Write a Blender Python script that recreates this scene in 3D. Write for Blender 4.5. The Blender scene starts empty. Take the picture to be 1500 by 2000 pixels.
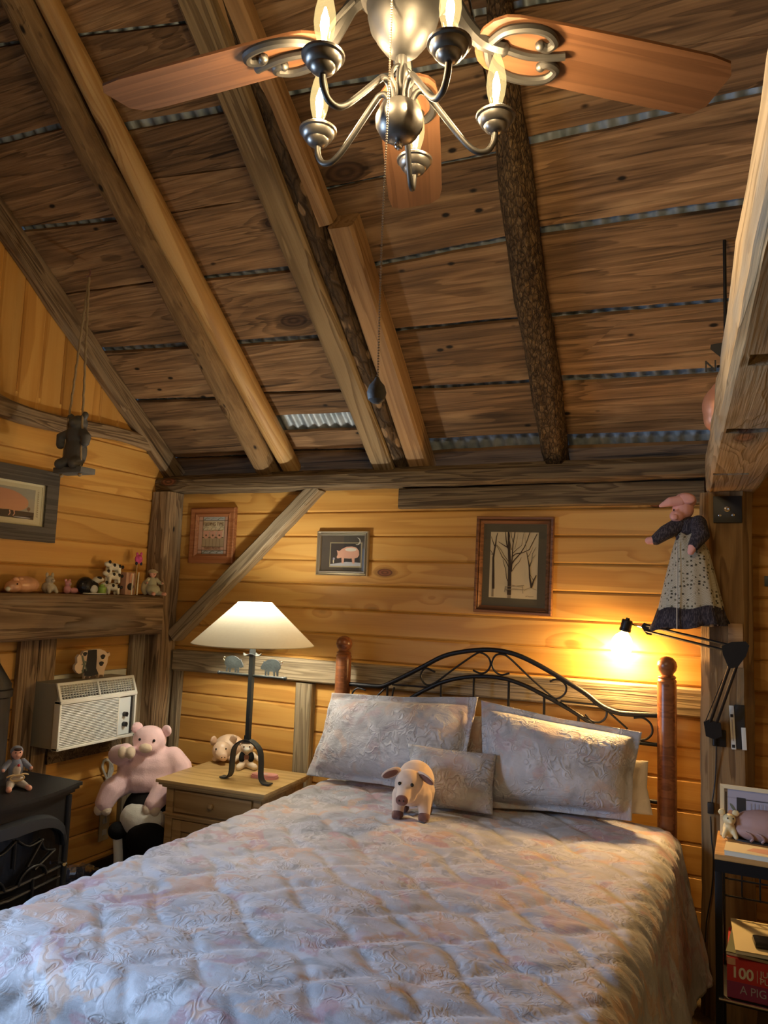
import bpy, bmesh, math, random
from mathutils import Vector, Matrix, Euler, noise as mnoise

C = bpy.context.scene.collection
SC = bpy.context.scene
random.seed(7)
# ------------------------------------------------------------------ camera
YAW, PIT, ROL, FPX, EYE = 0.44432, 0.10613, 0.03719, 1500.0, 1.62
def cam_axes():
    cy, sy = math.cos(YAW), math.sin(YAW)
    rz = lambda v: Vector((cy*v[0]-sy*v[1], sy*v[0]+cy*v[1], v[2]))
    cp, sp, cr, sr = math.cos(PIT), math.sin(PIT), math.cos(ROL), math.sin(ROL)
    f, u, r = Vector((0, cp, sp)), Vector((0, -sp, cp)), Vector((1, 0, 0))
    return rz(cr*r+sr*u), rz(-sr*r+cr*u), rz(f)
CR, CU, CF = cam_axes()
cd = bpy.data.cameras.new('camera'); co = bpy.data.objects.new('camera', cd); C.objects.link(co)
cd.sensor_fit = 'VERTICAL'; cd.sensor_height = 36; cd.lens = 27; cd.clip_start = 0.02
co.matrix_world = Matrix(((CR.x, CU.x, -CF.x, 0), (CR.y, CU.y, -CF.y, 0), (CR.z, CU.z, -CF.z, EYE), (0, 0, 0, 1)))
SC.camera = co
# ------------------------------------------------------------------ sky, daylight, exposure
wd = bpy.data.worlds.new('sky'); SC.world = wd; wd.use_nodes = True
wd.node_tree.nodes['Background'].inputs[0].default_value = (0.55, 0.72, 1, 1)
wd.node_tree.nodes['Background'].inputs[1].default_value = 1.0
def area(name, loc, rot, sx, sy, watts, col):
    l = bpy.data.lights.new(name, 'AREA'); l.shape = 'RECTANGLE'; l.size, l.size_y = sx, sy; l.energy = watts; l.color = col; l.spread = math.radians(130)
    o = bpy.data.objects.new(name, l); C.objects.link(o); o.location = loc; o.rotation_euler = rot
    return o
WIN = (-0.1, 1.0, 0.9, 2.1)        # window in the left wall, nearer the viewer than the stove: y0, y1, z0, z1
area('window_daylight', (-3.30, 0.45, 1.5), (0, math.radians(-66), 0), 1.15, 1.05, 95, (0.50, 0.70, 1.0))
SC.view_settings.view_transform = 'Standard'; SC.view_settings.look = 'None'
SC.view_settings.exposure = 0.0; SC.view_settings.gamma = 1; SC.view_settings.use_curve_mapping = False
CHAND, LAMP, SWING = 1500, 560, 210   # radiance of the candle cores, the table lamp bulb and the swing lamp bulb

# ------------------------------------------------------------------ picture point -> point on a plane of the room
def ray(px, py): return (CR*((px-750)/FPX) - CU*((py-1000)/FPX) + CF)
CAM = Vector((0, 0, EYE))
def qX(px, py, x): r = ray(px, py); return CAM + r*(x/r.x)
def qY(px, py, y): r = ray(px, py); return CAM + r*(y/r.y)
def qZ(px, py, z): r = ray(px, py); return CAM + r*((z-EYE)/r.z)
YW, XW, SLOPE, ZR = 3.7, -3.25, 0.76, 2.40          # back wall, left wall, roof pitch, roof height at the back wall
RN = Vector((0, SLOPE, 1)).normalized()              # away from the room
RS = Vector((0, 1, -SLOPE)).normalized()             # down the slope
RIDGE = 0.6
def qR(px, py, drop=0.0):
    r = ray(px, py); d = (ZR-EYE+SLOPE*YW) - drop*math.sqrt(1+SLOPE*SLOPE)
    return CAM + r*(d/(SLOPE*r.y+r.z))
def roof_z(y): return ZR+SLOPE*(YW-y)

# ------------------------------------------------------------------ objects
def tag(o, label=None, cat=None, group=None, kind=None):
    if label: o['label'] = label
    if cat: o['category'] = cat
    if group: o['group'] = group
    if kind: o['kind'] = kind
    return o
def root(name, label, cat, loc=(0, 0, 0), rz=0, group=None, kind=None):
    o = bpy.data.objects.new(name, None); C.objects.link(o); o.empty_display_size = .05
    o.location = loc; o.rotation_euler = (0, 0, rz)
    return tag(o, label, cat, group, kind)
def link(name, me, mats, parent=None, loc=None, rot=None, mw=None):
    o = bpy.data.objects.new(name, me); C.objects.link(o)
    if parent: o.parent = parent
    if mw is not None: o.matrix_local = mw
    if loc is not None: o.location = loc
    if rot is not None: o.rotation_euler = rot
    if mats is not None and len(me.materials) == 0:
        for m in (mats if isinstance(mats, (list, tuple)) else [mats]): me.materials.append(m)
    return o
def copy_tree(o, parent=None):
    c = o.copy(); C.objects.link(c)
    if parent: c.parent = parent
    for ch in [x for x in o.children]: copy_tree(ch, c)
    return c

def catmull(pts, n=6, closed=False):
    P = [Vector(p) for p in pts]; out = []
    N = len(P); rng = range(N if closed else N-1)
    for i in rng:
        g = (lambda k: P[k % N]) if closed else (lambda k: P[max(0, min(N-1, k))])
        a, b, c, d = g(i-1), g(i), g(i+1), g(i+2)
        for k in range(n):
            t = k/n
            out.append(.5*((2*b)+(c-a)*t+(2*a-5*b+4*c-d)*t*t+(3*b-a-3*c+d)*t**3))
    if not closed: out.append(P[-1])
    return out

class MB:
    def __init__(s): s.v, s.f, s.m, s.mi = [], [], [], 0
    def add(s, vs, fs, mi=None):
        b = len(s.v); s.v += [Vector(v) for v in vs]
        for f in fs: s.f.append([b+i for i in f]); s.m.append(s.mi if mi is None else mi)
        return s
    def box(s, lo, hi, ch=0.0, mi=None, M=None):
        x0, y0, z0 = lo; x1, y1, z1 = hi
        if ch <= 0:
            vs = [(x, y, z) for x in (x0, x1) for y in (y0, y1) for z in (z0, z1)]
            fs = [(0, 1, 3, 2), (4, 6, 7, 5), (0, 4, 5, 1), (2, 3, 7, 6), (0, 2, 6, 4), (1, 5, 7, 3)]
        else:
            bm = bmesh.new(); bmesh.ops.create_cube(bm, size=1)
            for v in bm.verts: v.co = Vector((x0+(v.co.x+.5)*(x1-x0), y0+(v.co.y+.5)*(y1-y0), z0+(v.co.z+.5)*(z1-z0)))
            bmesh.ops.bevel(bm, geom=bm.edges[:], offset=ch, segments=2, affect='EDGES', profile=.6)
            bm.verts.index_update(); vs = [v.co.copy() for v in bm.verts]; fs = [[v.index for v in f.verts] for f in bm.faces]; bm.free()
        if M is not None: vs = [M @ Vector(v) for v in vs]
        return s.add(vs, fs, mi)
    def obox(s, p0, p1, w, h, up=(0, 0, 1), ch=0.0, mi=None):
        p0, p1 = Vector(p0), Vector(p1); x = (p1-p0); L = x.length; x.normalize()
        y = Vector(up).cross(x).normalized(); z = x.cross(y)
        M = Matrix(((x.x, y.x, z.x, p0.x), (x.y, y.y, z.y, p0.y), (x.z, y.z, z.z, p0.z), (0, 0, 0, 1)))
        return s.box((0, -w/2, -h/2), (L, w/2, h/2), ch, mi, M)
    def lathe(s, prof, n=20, c=(0, 0, 0), M=None, mi=None, cap=True):
        c = Vector(c); vs, fs = [], []
        for r, z in prof:
            for k in range(n):
                a = 2*math.pi*k/n; p = Vector((r*math.cos(a), r*math.sin(a), z))
                vs.append((M @ p if M is not None else p)+c)
        for i in range(len(prof)-1):
            for k in range(n):
                fs.append((i*n+k, i*n+(k+1) % n, (i+1)*n+(k+1) % n, (i+1)*n+k))
        if cap:
            fs.append(tuple(range(n))[::-1]); fs.append(tuple((len(prof)-1)*n+k for k in range(n)))
        return s.add(vs, fs, mi)
    def cyl(s, p0, p1, r, r1=None, n=12, mi=None):
        return s.tube([p0, p1], [r, r if r1 is None else r1], n, mi)
    def tube(s, pts, r, n=8, mi=None, closed=False, flat=1.0):
        P = [Vector(p) for p in pts]; N = len(P); R = r if isinstance(r, (list, tuple)) else [r]*N
        vs, fs = [], []; up = None
        for i in range(N):
            t = (P[(i+1) % N]-P[i-1]) if closed else (P[min(i+1, N-1)]-P[max(i-1, 0)])
            t.normalize()
            if up is None:
                up = Vector((0, 0, 1)) if abs(t.z) < .9 else Vector((1, 0, 0))
            a = t.cross(up)
            if a.length < 1e-6: a = t.cross(Vector((.3, .8, .2)))
            a.normalize(); up = a.cross(t).normalized()
            for k in range(n):
                g = 2*math.pi*k/n
                vs.append(P[i]+a*math.cos(g)*R[i]*flat+up*math.sin(g)*R[i])
        for i in range(N if closed else N-1):
            j = (i+1) % N
            for k in range(n): fs.append((i*n+k, i*n+(k+1) % n, j*n+(k+1) % n, j*n+k))
        if not closed: fs += [tuple(range(n))[::-1], tuple((N-1)*n+k for k in range(n))]
        return s.add(vs, fs, mi)
    def ball(s, c, r, n=12, mi=None, R=None):
        r = (r, r, r) if not isinstance(r, (tuple, list)) else r; c = Vector(c)
        bm = bmesh.new(); bmesh.ops.create_uvsphere(bm, u_segments=n, v_segments=max(6, n*2//3), radius=1)
        Rm = R.to_matrix() if R is not None else Matrix.Identity(3)
        bm.verts.index_update()
        vs = [Rm @ Vector((v.co.x*r[0], v.co.y*r[1], v.co.z*r[2]))+c for v in bm.verts]
        fs = [[v.index for v in f.verts] for f in bm.faces]; bm.free()
        return s.add(vs, fs, mi)
    def prism(s, poly, d, M=None, mi=None):
        # closed 2-D outline in x,z extruded along y by d (front at y=0, back at y=d)
        n = len(poly); vs = [Vector((p[0], 0, p[1])) for p in poly]+[Vector((p[0], d, p[1])) for p in poly]
        if M is not None: vs = [M @ v for v in vs]
        fs = [tuple(range(n)), tuple(range(2*n-1, n-1, -1))]+[(i, (i+1) % n, n+(i+1) % n, n+i) for i in range(n)]
        return s.add(vs, fs, mi)
    def build(s, name, mats, parent=None, smooth=True, sharp=40, loc=None, rot=None, world=False, origin=None, label=None, weld=False):
        o0 = Vector(origin) if origin is not None else (Vector(parent.location) if (world and parent) else None)
        me = bpy.data.meshes.new(name)
        me.from_pydata([(v-o0 if o0 is not None else v) for v in s.v], [], s.f)
        mats = mats if isinstance(mats, (list, tuple)) else [mats]
        for m in mats: me.materials.append(m)
        bm = bmesh.new(); bm.from_mesh(me)
        if weld: bmesh.ops.remove_doubles(bm, verts=bm.verts[:], dist=1e-6)
        bmesh.ops.recalc_face_normals(bm, faces=bm.faces[:])
        bm.to_mesh(me); bm.free()
        if len(mats) > 1 and len(me.polygons) == len(s.m): me.polygons.foreach_set('material_index', s.m)
        if smooth:
            me.polygons.foreach_set('use_smooth', [True]*len(me.polygons))
            me.set_sharp_from_angle(angle=math.radians(sharp))
        o = link(name, me, None, parent, loc, rot)
        if origin is not None and not parent: o.location = origin
        if label: o['label'] = label
        return o

def blob(name, shapes, mats, parent=None, vox=.004, smooth=4, loc=None, rot=None, label=None):
    # one continuous soft body grown from ellipsoids ('e', centre, radii, euler) and tapered limbs ('l', points, radii)
    mb = MB()
    for sh in shapes:
        if sh[0] == 'e': mb.ball(sh[1], sh[2], 14, R=Euler(sh[3]) if len(sh) > 3 else None)
        else:
            pts, rs = sh[1], sh[2]; mb.tube(pts, rs, 10)
            mb.ball(pts[0], rs[0], 10); mb.ball(pts[-1], rs[-1], 10)
    o = mb.build(name, mats, None)
    md = o.modifiers.new('r', 'REMESH'); md.mode = 'VOXEL'; md.voxel_size = vox; md.use_smooth_shade = True
    if smooth:
        ms = o.modifiers.new('s', 'SMOOTH'); ms.iterations = smooth; ms.factor = .5
    bpy.context.view_layer.update()
    dg = bpy.context.evaluated_depsgraph_get()
    me = bpy.data.meshes.new_from_object(o.evaluated_get(dg)); me.name = name
    o.modifiers.clear(); old = o.data; o.data = me; bpy.data.meshes.remove(old)
    if len(me.materials) == 0: me.materials.append(mats)
    me.polygons.foreach_set('use_smooth', [True]*len(me.polygons))
    if parent: o.parent = parent
    if loc is not None: o.location = loc
    if rot is not None: o.rotation_euler = rot
    if label: o['label'] = label
    return o

def text(name, s, size, mat, parent, loc, rot, sx=1.0, align='CENTER', ex=.0003, bold=0.0):
    cu = bpy.data.curves.new(name, 'FONT'); cu.body = s; cu.size = size; cu.offset = bold; cu.align_x = align; cu.align_y = 'CENTER'; cu.extrude = ex
    t = bpy.data.objects.new(name, cu); C.objects.link(t); bpy.context.view_layer.update()
    me = bpy.data.meshes.new_from_object(t.evaluated_get(bpy.context.evaluated_depsgraph_get())); me.name = name
    bpy.data.objects.remove(t); bpy.data.curves.remove(cu)
    o = link(name, me, mat, parent, loc, rot); o.scale = (sx, 1, 1)
    return o

# ------------------------------------------------------------------ materials
class NT:
    def __init__(s, name):
        s.mat = bpy.data.materials.new(name); s.mat.use_nodes = True; s.t = s.mat.node_tree
        s.b = s.t.nodes['Principled BSDF']; s.out = s.t.nodes['Material Output']
    def n(s, typ, props=None, **ins):
        d = s.t.nodes.new(typ)
        for k, v in (props or {}).items(): setattr(d, k, v)
        for k, v in ins.items():
            key = int(k[1:]) if k[0] == 'i' and k[1:].isdigit() else k.replace('_', ' ')
            s.put(d.inputs[key], v)
        return d
    def put(s, sock, v):
        if isinstance(v, bpy.types.NodeSocket): s.t.links.new(v, sock)
        elif isinstance(v, bpy.types.Node): s.t.links.new(v.outputs[0], sock)
        else:
            if hasattr(sock, 'default_value') and isinstance(v, (tuple, list)) and len(v) == 3 and sock.type == 'RGBA': v = (*v, 1)
            sock.default_value = v
    def math(s, op, a, b=0.0, clamp=False): return s.n('ShaderNodeMath', {'operation': op, 'use_clamp': clamp}, i0=a, i1=b).outputs[0]
    def vmath(s, op, a, b): return s.n('ShaderNodeVectorMath', {'operation': op}, i0=a, i1=b).outputs[0]
    def mixc(s, f, a, b, bt='MIX'):
        d = s.n('ShaderNodeMix', {'data_type': 'RGBA', 'blend_type': bt}); s.put(d.inputs[0], f); s.put(d.inputs[6], a); s.put(d.inputs[7], b)
        return d.outputs[2]
    def noise(s, v, sc=1, det=3, dist=0.0, rough=.5): return s.n('ShaderNodeTexNoise', None, Vector=v, Scale=sc, Detail=det, Distortion=dist, Roughness=rough).outputs[0]
    def ramp(s, f, stops, interp='LINEAR'):
        d = s.n('ShaderNodeValToRGB', None, Fac=f); cr = d.color_ramp; cr.interpolation = interp
        while len(cr.elements) < len(stops): cr.elements.new(.5)
        for e, (p, c) in zip(cr.elements, stops): e.position = p; e.color = (*c, 1) if len(c) == 3 else c
        return d.outputs[0]
    def ss(s, x, a, b): return s.n('ShaderNodeMapRange', {'interpolation_type': 'SMOOTHSTEP'}, Value=x, From_Min=a, From_Max=b, To_Min=0.0, To_Max=1.0).outputs[0]
    def coords(s, rnd=True):
        tc = s.n('ShaderNodeTexCoord').outputs['Object']
        if not rnd: return tc
        r = s.n('ShaderNodeObjectInfo').outputs['Random']
        off = s.n('ShaderNodeCombineXYZ', None, X=s.math('MULTIPLY', r, 37.0), Y=s.math('MULTIPLY', r, 91.0), Z=s.math('MULTIPLY', r, 23.0)).outputs[0]
        s.rand = r
        return s.vmath('ADD', tc, off)
    def bump(s, h, st=.3, d=.01): return s.n('ShaderNodeBump', None, Strength=st, Distance=d, Height=h).outputs[0]

def plain(name, col, rough=.5, metal=0.0, bump=0.0, bs=200, em=None, es=0, var=0.0, spec=.5, sheen=0.0):
    t = NT(name); c = col; co_ = None
    if bump or var: co_ = t.coords()
    if var:
        n = t.noise(co_, bs*.12, 3); c = t.mixc(n, tuple(x*(1-var) for x in col), tuple(min(1, x*(1+var)) for x in col))
    t.put(t.b.inputs['Base Color'], c); t.b.inputs['Roughness'].default_value = rough; t.b.inputs['Metallic'].default_value = metal
    t.b.inputs['Specular IOR Level'].default_value = spec
    if sheen: t.b.inputs['Sheen Weight'].default_value = sheen
    if bump: t.put(t.b.inputs['Normal'], t.bump(t.noise(co_, bs, 3), bump, .003))
    if em: t.put(t.b.inputs['Emission Color'], em); t.b.inputs['Emission Strength'].default_value = es
    return t.mat

def wood(name, cols, ring=9, gy=7, gx=.55, knots=.3, kcol=(.08, .03, .012), kscale=(2.2, 5.0, 5.0), ksize=.16, streak=0.0, nails=0.0,
         rough=.55, bump=.25, rw=.38, var=.25, patch=None, patchcol=None, spec=.35, flat=False):
    t = NT(name); p = t.coords()
    zz = 0.0 if flat else 1.0
    def sc(v): return t.vmath('MULTIPLY', p, v)
    kn = t.n('ShaderNodeTexVoronoi', {'feature': 'F1'}, Vector=sc((kscale[0], kscale[1], kscale[2]*zz)), Scale=1.0)
    d = kn.outputs['Distance']; g = t.n('ShaderNodeSeparateColor', None, i0=kn.outputs['Color']).outputs[0]
    gate = t.math('LESS_THAN', g, knots)
    sz = t.math('MULTIPLY', t.math('ADD', t.math('MULTIPLY', g, .8/max(knots, .01)), .45), ksize)
    rel = t.math('DIVIDE', d, sz)
    near = t.math('MULTIPLY', t.ss(rel, 3.4, .6), gate)
    warp = t.noise(sc((gx, gy, gy*zz)), 1.0, 3, .5)
    ph = t.math('ADD', t.math('MULTIPLY', warp, float(ring)), t.math('MULTIPLY', near, 1.6))
    rg = t.math('FRACT', ph); rg = t.math('MULTIPLY', t.ss(rg, 0, .75), t.ss(rg, 1.0, .9))
    fine = t.noise(sc((2.5, 150, 150*zz)), 1.0, 3)
    big = t.noise(sc((.7, 2.5, 2.5*zz)), 1.0, 3)
    mid = t.noise(sc((1.4, 38, 38*zz)), 1.0, 4, .6)
    fac = t.math('ADD', t.math('MULTIPLY', rg, rw), t.math('ADD', t.math('MULTIPLY', fine, .30), t.math('ADD', t.math('MULTIPLY', big, .42), t.math('MULTIPLY', t.math('SUBTRACT', mid, .5), .55-rw))))
    n = len(cols); col = t.ramp(fac, [(.22+.62*i/(n-1), c) for i, c in enumerate(cols)])
    if patchcol is not None:
        pm = t.ss(t.noise(sc((1.6, 9, 9*zz)), 1.0, 4), patch-.08, patch+.12); col = t.mixc(pm, col, patchcol)
    if streak:
        st = t.ss(t.noise(sc((1.3, 34, 34*zz)), 1.0, 4, .6), .60, .74); col = t.mixc(t.math('MULTIPLY', st, streak), col, tuple(x*.18 for x in cols[0]))
    if nails:
        v2 = t.n('ShaderNodeTexVoronoi', {'feature': 'F1'}, Vector=sc((7, 13, 13*zz)), Scale=1.0)
        g2 = t.n('ShaderNodeSeparateColor', None, i0=v2.outputs['Color']).outputs[1]
        nm = t.math('MULTIPLY', t.ss(v2.outputs['Distance'], .17, .07), t.math('LESS_THAN', g2, nails)); col = t.mixc(nm, col, (.012, .008, .005))
    km = t.math('MULTIPLY', t.ss(rel, 1.0, .8), gate)
    kr = t.math('ADD', .5, t.math('MULTIPLY', t.math('SINE', t.math('MULTIPLY', rel, 14.0)), .5))
    kc = t.mixc(kr, kcol, tuple(min(1, x*2.8) for x in kcol))
    col = t.mixc(t.math('MULTIPLY', km, .9), col, kc)
    rim = t.math('MULTIPLY', t.math('MULTIPLY', t.ss(rel, 1.45, 1.0), gate), .55); col = t.mixc(t.math('MULTIPLY', rim, t.math('SUBTRACT', 1.0, km)), col, tuple(x*.45 for x in cols[0]))
    hv = t.n('ShaderNodeHueSaturation', None, Color=col, Value=t.math('ADD', 1-var/2, t.math('MULTIPLY', t.rand, var)))
    t.put(t.b.inputs['Base Color'], hv)
    t.b.inputs['Roughness'].default_value = rough; t.b.inputs['Specular IOR Level'].default_value = spec
    if bump: t.put(t.b.inputs['Normal'], t.bump(t.math('ADD', t.math('MULTIPLY', fine, .7), t.math('MULTIPLY', rg, .4)), bump, .006))
    return t.mat

PINE = wood('honey_pine', [(.44, .215, .05), (.57, .305, .074), (.63, .365, .10)], ring=6, gy=5, gx=.35, knots=.5, kcol=(.085, .026, .011), kscale=(2.3, 5.2, 1), ksize=.115, rough=.38, bump=.08, var=.22, flat=True)
PINE_R = wood('reddish_pine', [(.42, .20, .046), (.54, .275, .064), (.60, .33, .088)], ring=6, gy=5, gx=.35, knots=.3, kscale=(2.0, 5.0, 1), ksize=.2, rough=.4, bump=.08, var=.25, flat=True)
ROOFB = wood('old_roof_board', [(.055, .032, .016), (.29, .168, .08), (.70, .45, .235)], ring=6, rw=.15, gy=13, gx=.9, knots=.22, kcol=(.03, .015, .008), kscale=(1.9, 4.2, 1), ksize=.17, streak=.9, nails=.30, rough=.75, bump=.6, var=.6, patch=.62, patchcol=(.44, .28, .14), flat=True)
BARN = wood('weathered_barn_timber', [(.075, .045, .022), (.19, .125, .066), (.32, .225, .125)], ring=10, gy=10, knots=.16, kcol=(.04, .02, .01), kscale=(1.6, 5, 5), ksize=.2, streak=.8, nails=.06, rough=.8, bump=.6, var=.2, patch=.6, patchcol=(.30, .24, .16))
BARND = wood('dark_barn_timber', [(.045, .03, .016), (.11, .075, .04), (.2, .145, .08)], ring=10, gy=12, knots=.12, streak=.7, nails=.05, rough=.8, bump=.6, var=.2)
GREY = wood('grey_barn_board', [(.12, .09, .052), (.23, .18, .11), (.33, .27, .175)], ring=10, gy=14, knots=.14, kcol=(.06, .04, .025), kscale=(2, 6, 6), streak=.55, nails=.08, rough=.8, bump=.45, var=.2)
SPLICE = wood('sawn_rafter_wood', [(.24, .13, .055), (.37, .22, .095), (.46, .29, .14)], ring=6, gy=10, knots=.2, kcol=(.09, .04, .018), rough=.65, bump=.3, var=.2, streak=.35)
POLE = wood('peeled_yellow_pole', [(.38, .205, .065), (.54, .32, .115), (.62, .41, .17)], ring=5, gy=10, knots=.32, kcol=(.10, .045, .02), kscale=(3, 8, 8), ksize=.18, rough=.5, bump=.25, var=.1, patch=.66, patchcol=(.38, .22, .09))
CHERRY = wood('cherry_bed_post', [(.11, .035, .012), (.19, .065, .022), (.25, .095, .035)], ring=4, gy=20, knots=0, rough=.3, bump=.04, var=.1, spec=.5)
WALNUT = wood('walnut_moulding', [(.07, .03, .014), (.14, .062, .028), (.22, .10, .045)], ring=4, gy=30, knots=0, rough=.35, bump=.1, var=.1)
OAKF = wood('reddish_oak_frame', [(.20, .07, .025), (.28, .105, .038), (.34, .14, .055)], ring=4, gy=30, knots=0, rough=.45, bump=.15, var=.1)
SLATEW = wood('charcoal_barn_frame', [(.055, .048, .038), (.085, .075, .06), (.12, .107, .088)], ring=4, gy=30, knots=0, rough=.8, bump=.4, var=.1)
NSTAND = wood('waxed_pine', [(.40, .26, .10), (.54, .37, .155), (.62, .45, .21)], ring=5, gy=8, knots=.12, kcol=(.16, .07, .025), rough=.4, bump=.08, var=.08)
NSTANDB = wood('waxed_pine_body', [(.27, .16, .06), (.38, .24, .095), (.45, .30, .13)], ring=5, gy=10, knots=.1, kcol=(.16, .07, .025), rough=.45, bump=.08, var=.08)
BLADE = wood('fan_blade_wood', [(.092, .040, .018), (.13, .058, .026), (.155, .072, .034)], ring=4, gy=26, knots=0, rough=.42, bump=.05, var=.04)
SHELFW = wood('shelf_top_wood', [(.34, .17, .05), (.46, .25, .085), (.52, .3, .11)], ring=4, gy=20, knots=0, rough=.4, bump=.05, var=.05)

def bark(name, c0, c1, c2, sx, sy, flake=None, bump=.8):
    t = NT(name); p = t.coords(); q = t.vmath('MULTIPLY', p, (sx, sy, sy))
    n = t.noise(q, 1.0, 5, .4, .62); v = t.n('ShaderNodeTexVoronoi', {'feature': 'DISTANCE_TO_EDGE'}, Vector=t.vmath('ADD', q, t.n('ShaderNodeCombineXYZ', None, X=n, Y=n, Z=n)), Scale=1.0).outputs[0]
    col = t.ramp(n, [(.3, c0), (.5, c1), (.68, c2)])
    col = t.mixc(t.math('MULTIPLY', t.ss(v, .10, .0), .6), col, tuple(x*.5 for x in c0))
    h = t.math('ADD', n, t.math('MULTIPLY', t.ss(v, 0, .15), .35))
    if flake:
        w = t.n('ShaderNodeTexVoronoi', {'feature': 'F1'}, Vector=t.vmath('MULTIPLY', p, (11, 22, 22)), Scale=1.0)
        g = t.n('ShaderNodeSeparateColor', None, i0=w.outputs['Color']).outputs[0]
        fm = t.math('MULTIPLY', t.ss(w.outputs[0], .42, .30), t.math('LESS_THAN', g, .33)); col = t.mixc(fm, col, flake)
    t.put(t.b.inputs['Base Color'], col); t.b.inputs['Roughness'].default_value = .8; t.b.inputs['Specular IOR Level'].default_value = .25
    t.put(t.b.inputs['Normal'], t.bump(h, bump, .015))
    return t.mat
BARK = bark('rough_dark_bark', (.035, .02, .009), (.11, .065, .027), (.24, .155, .07), 30, 62, bump=1.0)
BARK2 = bark('flaking_bark', (.035, .022, .012), (.085, .056, .032), (.15, .1, .055), 9, 24, flake=(.30, .20, .11))
SPECK = wood('speckled_log', [(.10, .055, .022), (.25, .155, .068), (.40, .28, .14)], ring=3, rw=.15, gy=20, gx=6, knots=.3, kcol=(.05, .025, .012), kscale=(5, 9, 9), ksize=.14, nails=.9, streak=.35, rough=.8, bump=.9, var=.05)

def quilt_mat(name, tone=1.0, bs=.55, pa=1.0):
    t = NT(name); p = t.n('ShaderNodeTexCoord').outputs['Object']
    w1 = t.n('ShaderNodeTexNoise', None, Vector=p, Scale=11.0, Detail=2.0).outputs['Color']
    q = t.vmath('ADD', p, t.vmath('MULTIPLY', t.vmath('SUBTRACT', w1, (.5, .5, .5)), (.16, .16, .16)))
    f = t.noise(q, 12.0, 1.0)                                      # scrolls: contour bands of a warped field
    c1 = t.math('FRACT', t.math('MULTIPLY', f, 7.0)); line = t.math('MULTIPLY', t.ss(c1, .0, .22), t.ss(c1, .85, .45))
    f2 = t.noise(t.vmath('ADD', q, (3.0, 5.0, 1.0)), 24.0, 1.0); c2 = t.math('FRACT', t.math('MULTIPLY', f2, 8.0)); curl = t.math('MULTIPLY', t.ss(c2, .0, .3), t.ss(c2, .9, .5))
    leaf = t.ss(t.noise(q, 8.0, 4.0, .6), .46, .56); lf2 = t.ss(t.noise(t.vmath('ADD', q, (2.0, 8.0, 4.0)), 11.0, 3.0), .50, .56)
    scroll = t.math('MULTIPLY', t.math('ADD', t.math('MULTIPLY', line, .65), t.math('MULTIPLY', t.math('MULTIPLY', curl, lf2), .6)), t.math('ADD', t.math('MULTIPLY', leaf, .85), .15), True)
    big = t.noise(p, 3.6, 4.0, 1.0); b2 = t.noise(t.vmath('ADD', p, (7.3, 2.1, 4.0)), 4.6, 4.0, 1.2); b3 = t.noise(t.vmath('ADD', p, (1.7, 9.1, 3.0)), 5.2, 4.0, 1.5)
    base = t.mixc(t.ss(big, .40, .60), (.33*tone, .335*tone, .365*tone), (.46*tone, .465*tone, .50*tone))
    base = t.mixc(t.math('MULTIPLY', t.ss(b2, .54, .62), .8*pa), base, (.40*tone, .235*tone, .26*tone))
    base = t.mixc(t.math('MULTIPLY', t.ss(b3, .55, .63), .75*pa), base, (.53*tone, .33*tone, .21*tone))
    base = t.mixc(t.math('MULTIPLY', t.ss(b3, .42, .34), .7), base, (.25*tone, .25*tone, .25*tone))
    col = t.mixc(t.math('MULTIPLY', scroll, .55), base, (.64*tone, .65*tone, .70*tone))
    dk = t.math('MULTIPLY', t.math('MAXIMUM', t.ss(c1, .10, .0), t.math('MULTIPLY', t.ss(c2, .10, .0), lf2)), leaf); col = t.mixc(t.math('MULTIPLY', dk, .5), col, (.22*tone, .20*tone, .22*tone))
    t.put(t.b.inputs['Base Color'], col); t.b.inputs['Roughness'].default_value = .62; t.b.inputs['Sheen Weight'].default_value = .25
    t.b.inputs['Specular IOR Level'].default_value = .25
    wr = t.noise(t.vmath('MULTIPLY', p, (9, 38, 26)), 1.0, 4, .6)
    h = t.math('ADD', t.math('MULTIPLY', scroll, .42), t.math('ADD', t.math('MULTIPLY', wr, .9), t.math('MULTIPLY', t.noise(p, 260, 2), .12)))
    t.put(t.b.inputs['Normal'], t.bump(h, bs, .012))
    return t.mat
QUILT = quilt_mat('damask_quilt', .95, .28); SHAM = quilt_mat('damask_sham', 1.0, .7, .45); CUSH = quilt_mat('damask_cushion', .82, .85, .35)

def galv(name):
    t = NT(name); p = t.coords(False)
    n = t.noise(p, 14, 4); col = t.ramp(n, [(.3, (.28, .35, .40)), (.55, (.46, .54, .60)), (.75, (.62, .68, .72))])
    t.put(t.b.inputs['Base Color'], col); t.b.inputs['Metallic'].default_value = .45; t.b.inputs['Roughness'].default_value = .5
    return t.mat
GALV = galv('galvanised_sheet')
def carpet_m():
    t = NT('brown_carpet'); p = t.coords(False); n = t.noise(p, 220, 3); b = t.noise(p, 5, 3)
    col = t.mixc(n, (.06, .042, .02), (.22, .16, .075)); col = t.mixc(t.math('MULTIPLY', b, .4), col, (.08, .055, .028))
    t.put(t.b.inputs['Base Color'], col); t.b.inputs['Roughness'].default_value = .95; t.put(t.b.inputs['Normal'], t.bump(n, .8, .01)); return t.mat
CARPET = carpet_m()
IRON = plain('black_iron', (.018, .018, .02), .42, .6, .1, 300)
WIRON = plain('slate_grey_iron', (.045, .055, .065), .5, .5, .12, 250)
PIGIRON = plain('blue_grey_plate', (.09, .115, .14), .6, .4, .5, 120)
BLK = plain('matt_black', (.012, .012, .013), .5)
CASTB = plain('cast_iron_black', (.013, .0135, .015), .5, 0, .12, 260, spec=.3)
CASTG = plain('worn_cast_iron', (.07, .08, .095), .42, .4, .15, 200)
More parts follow.
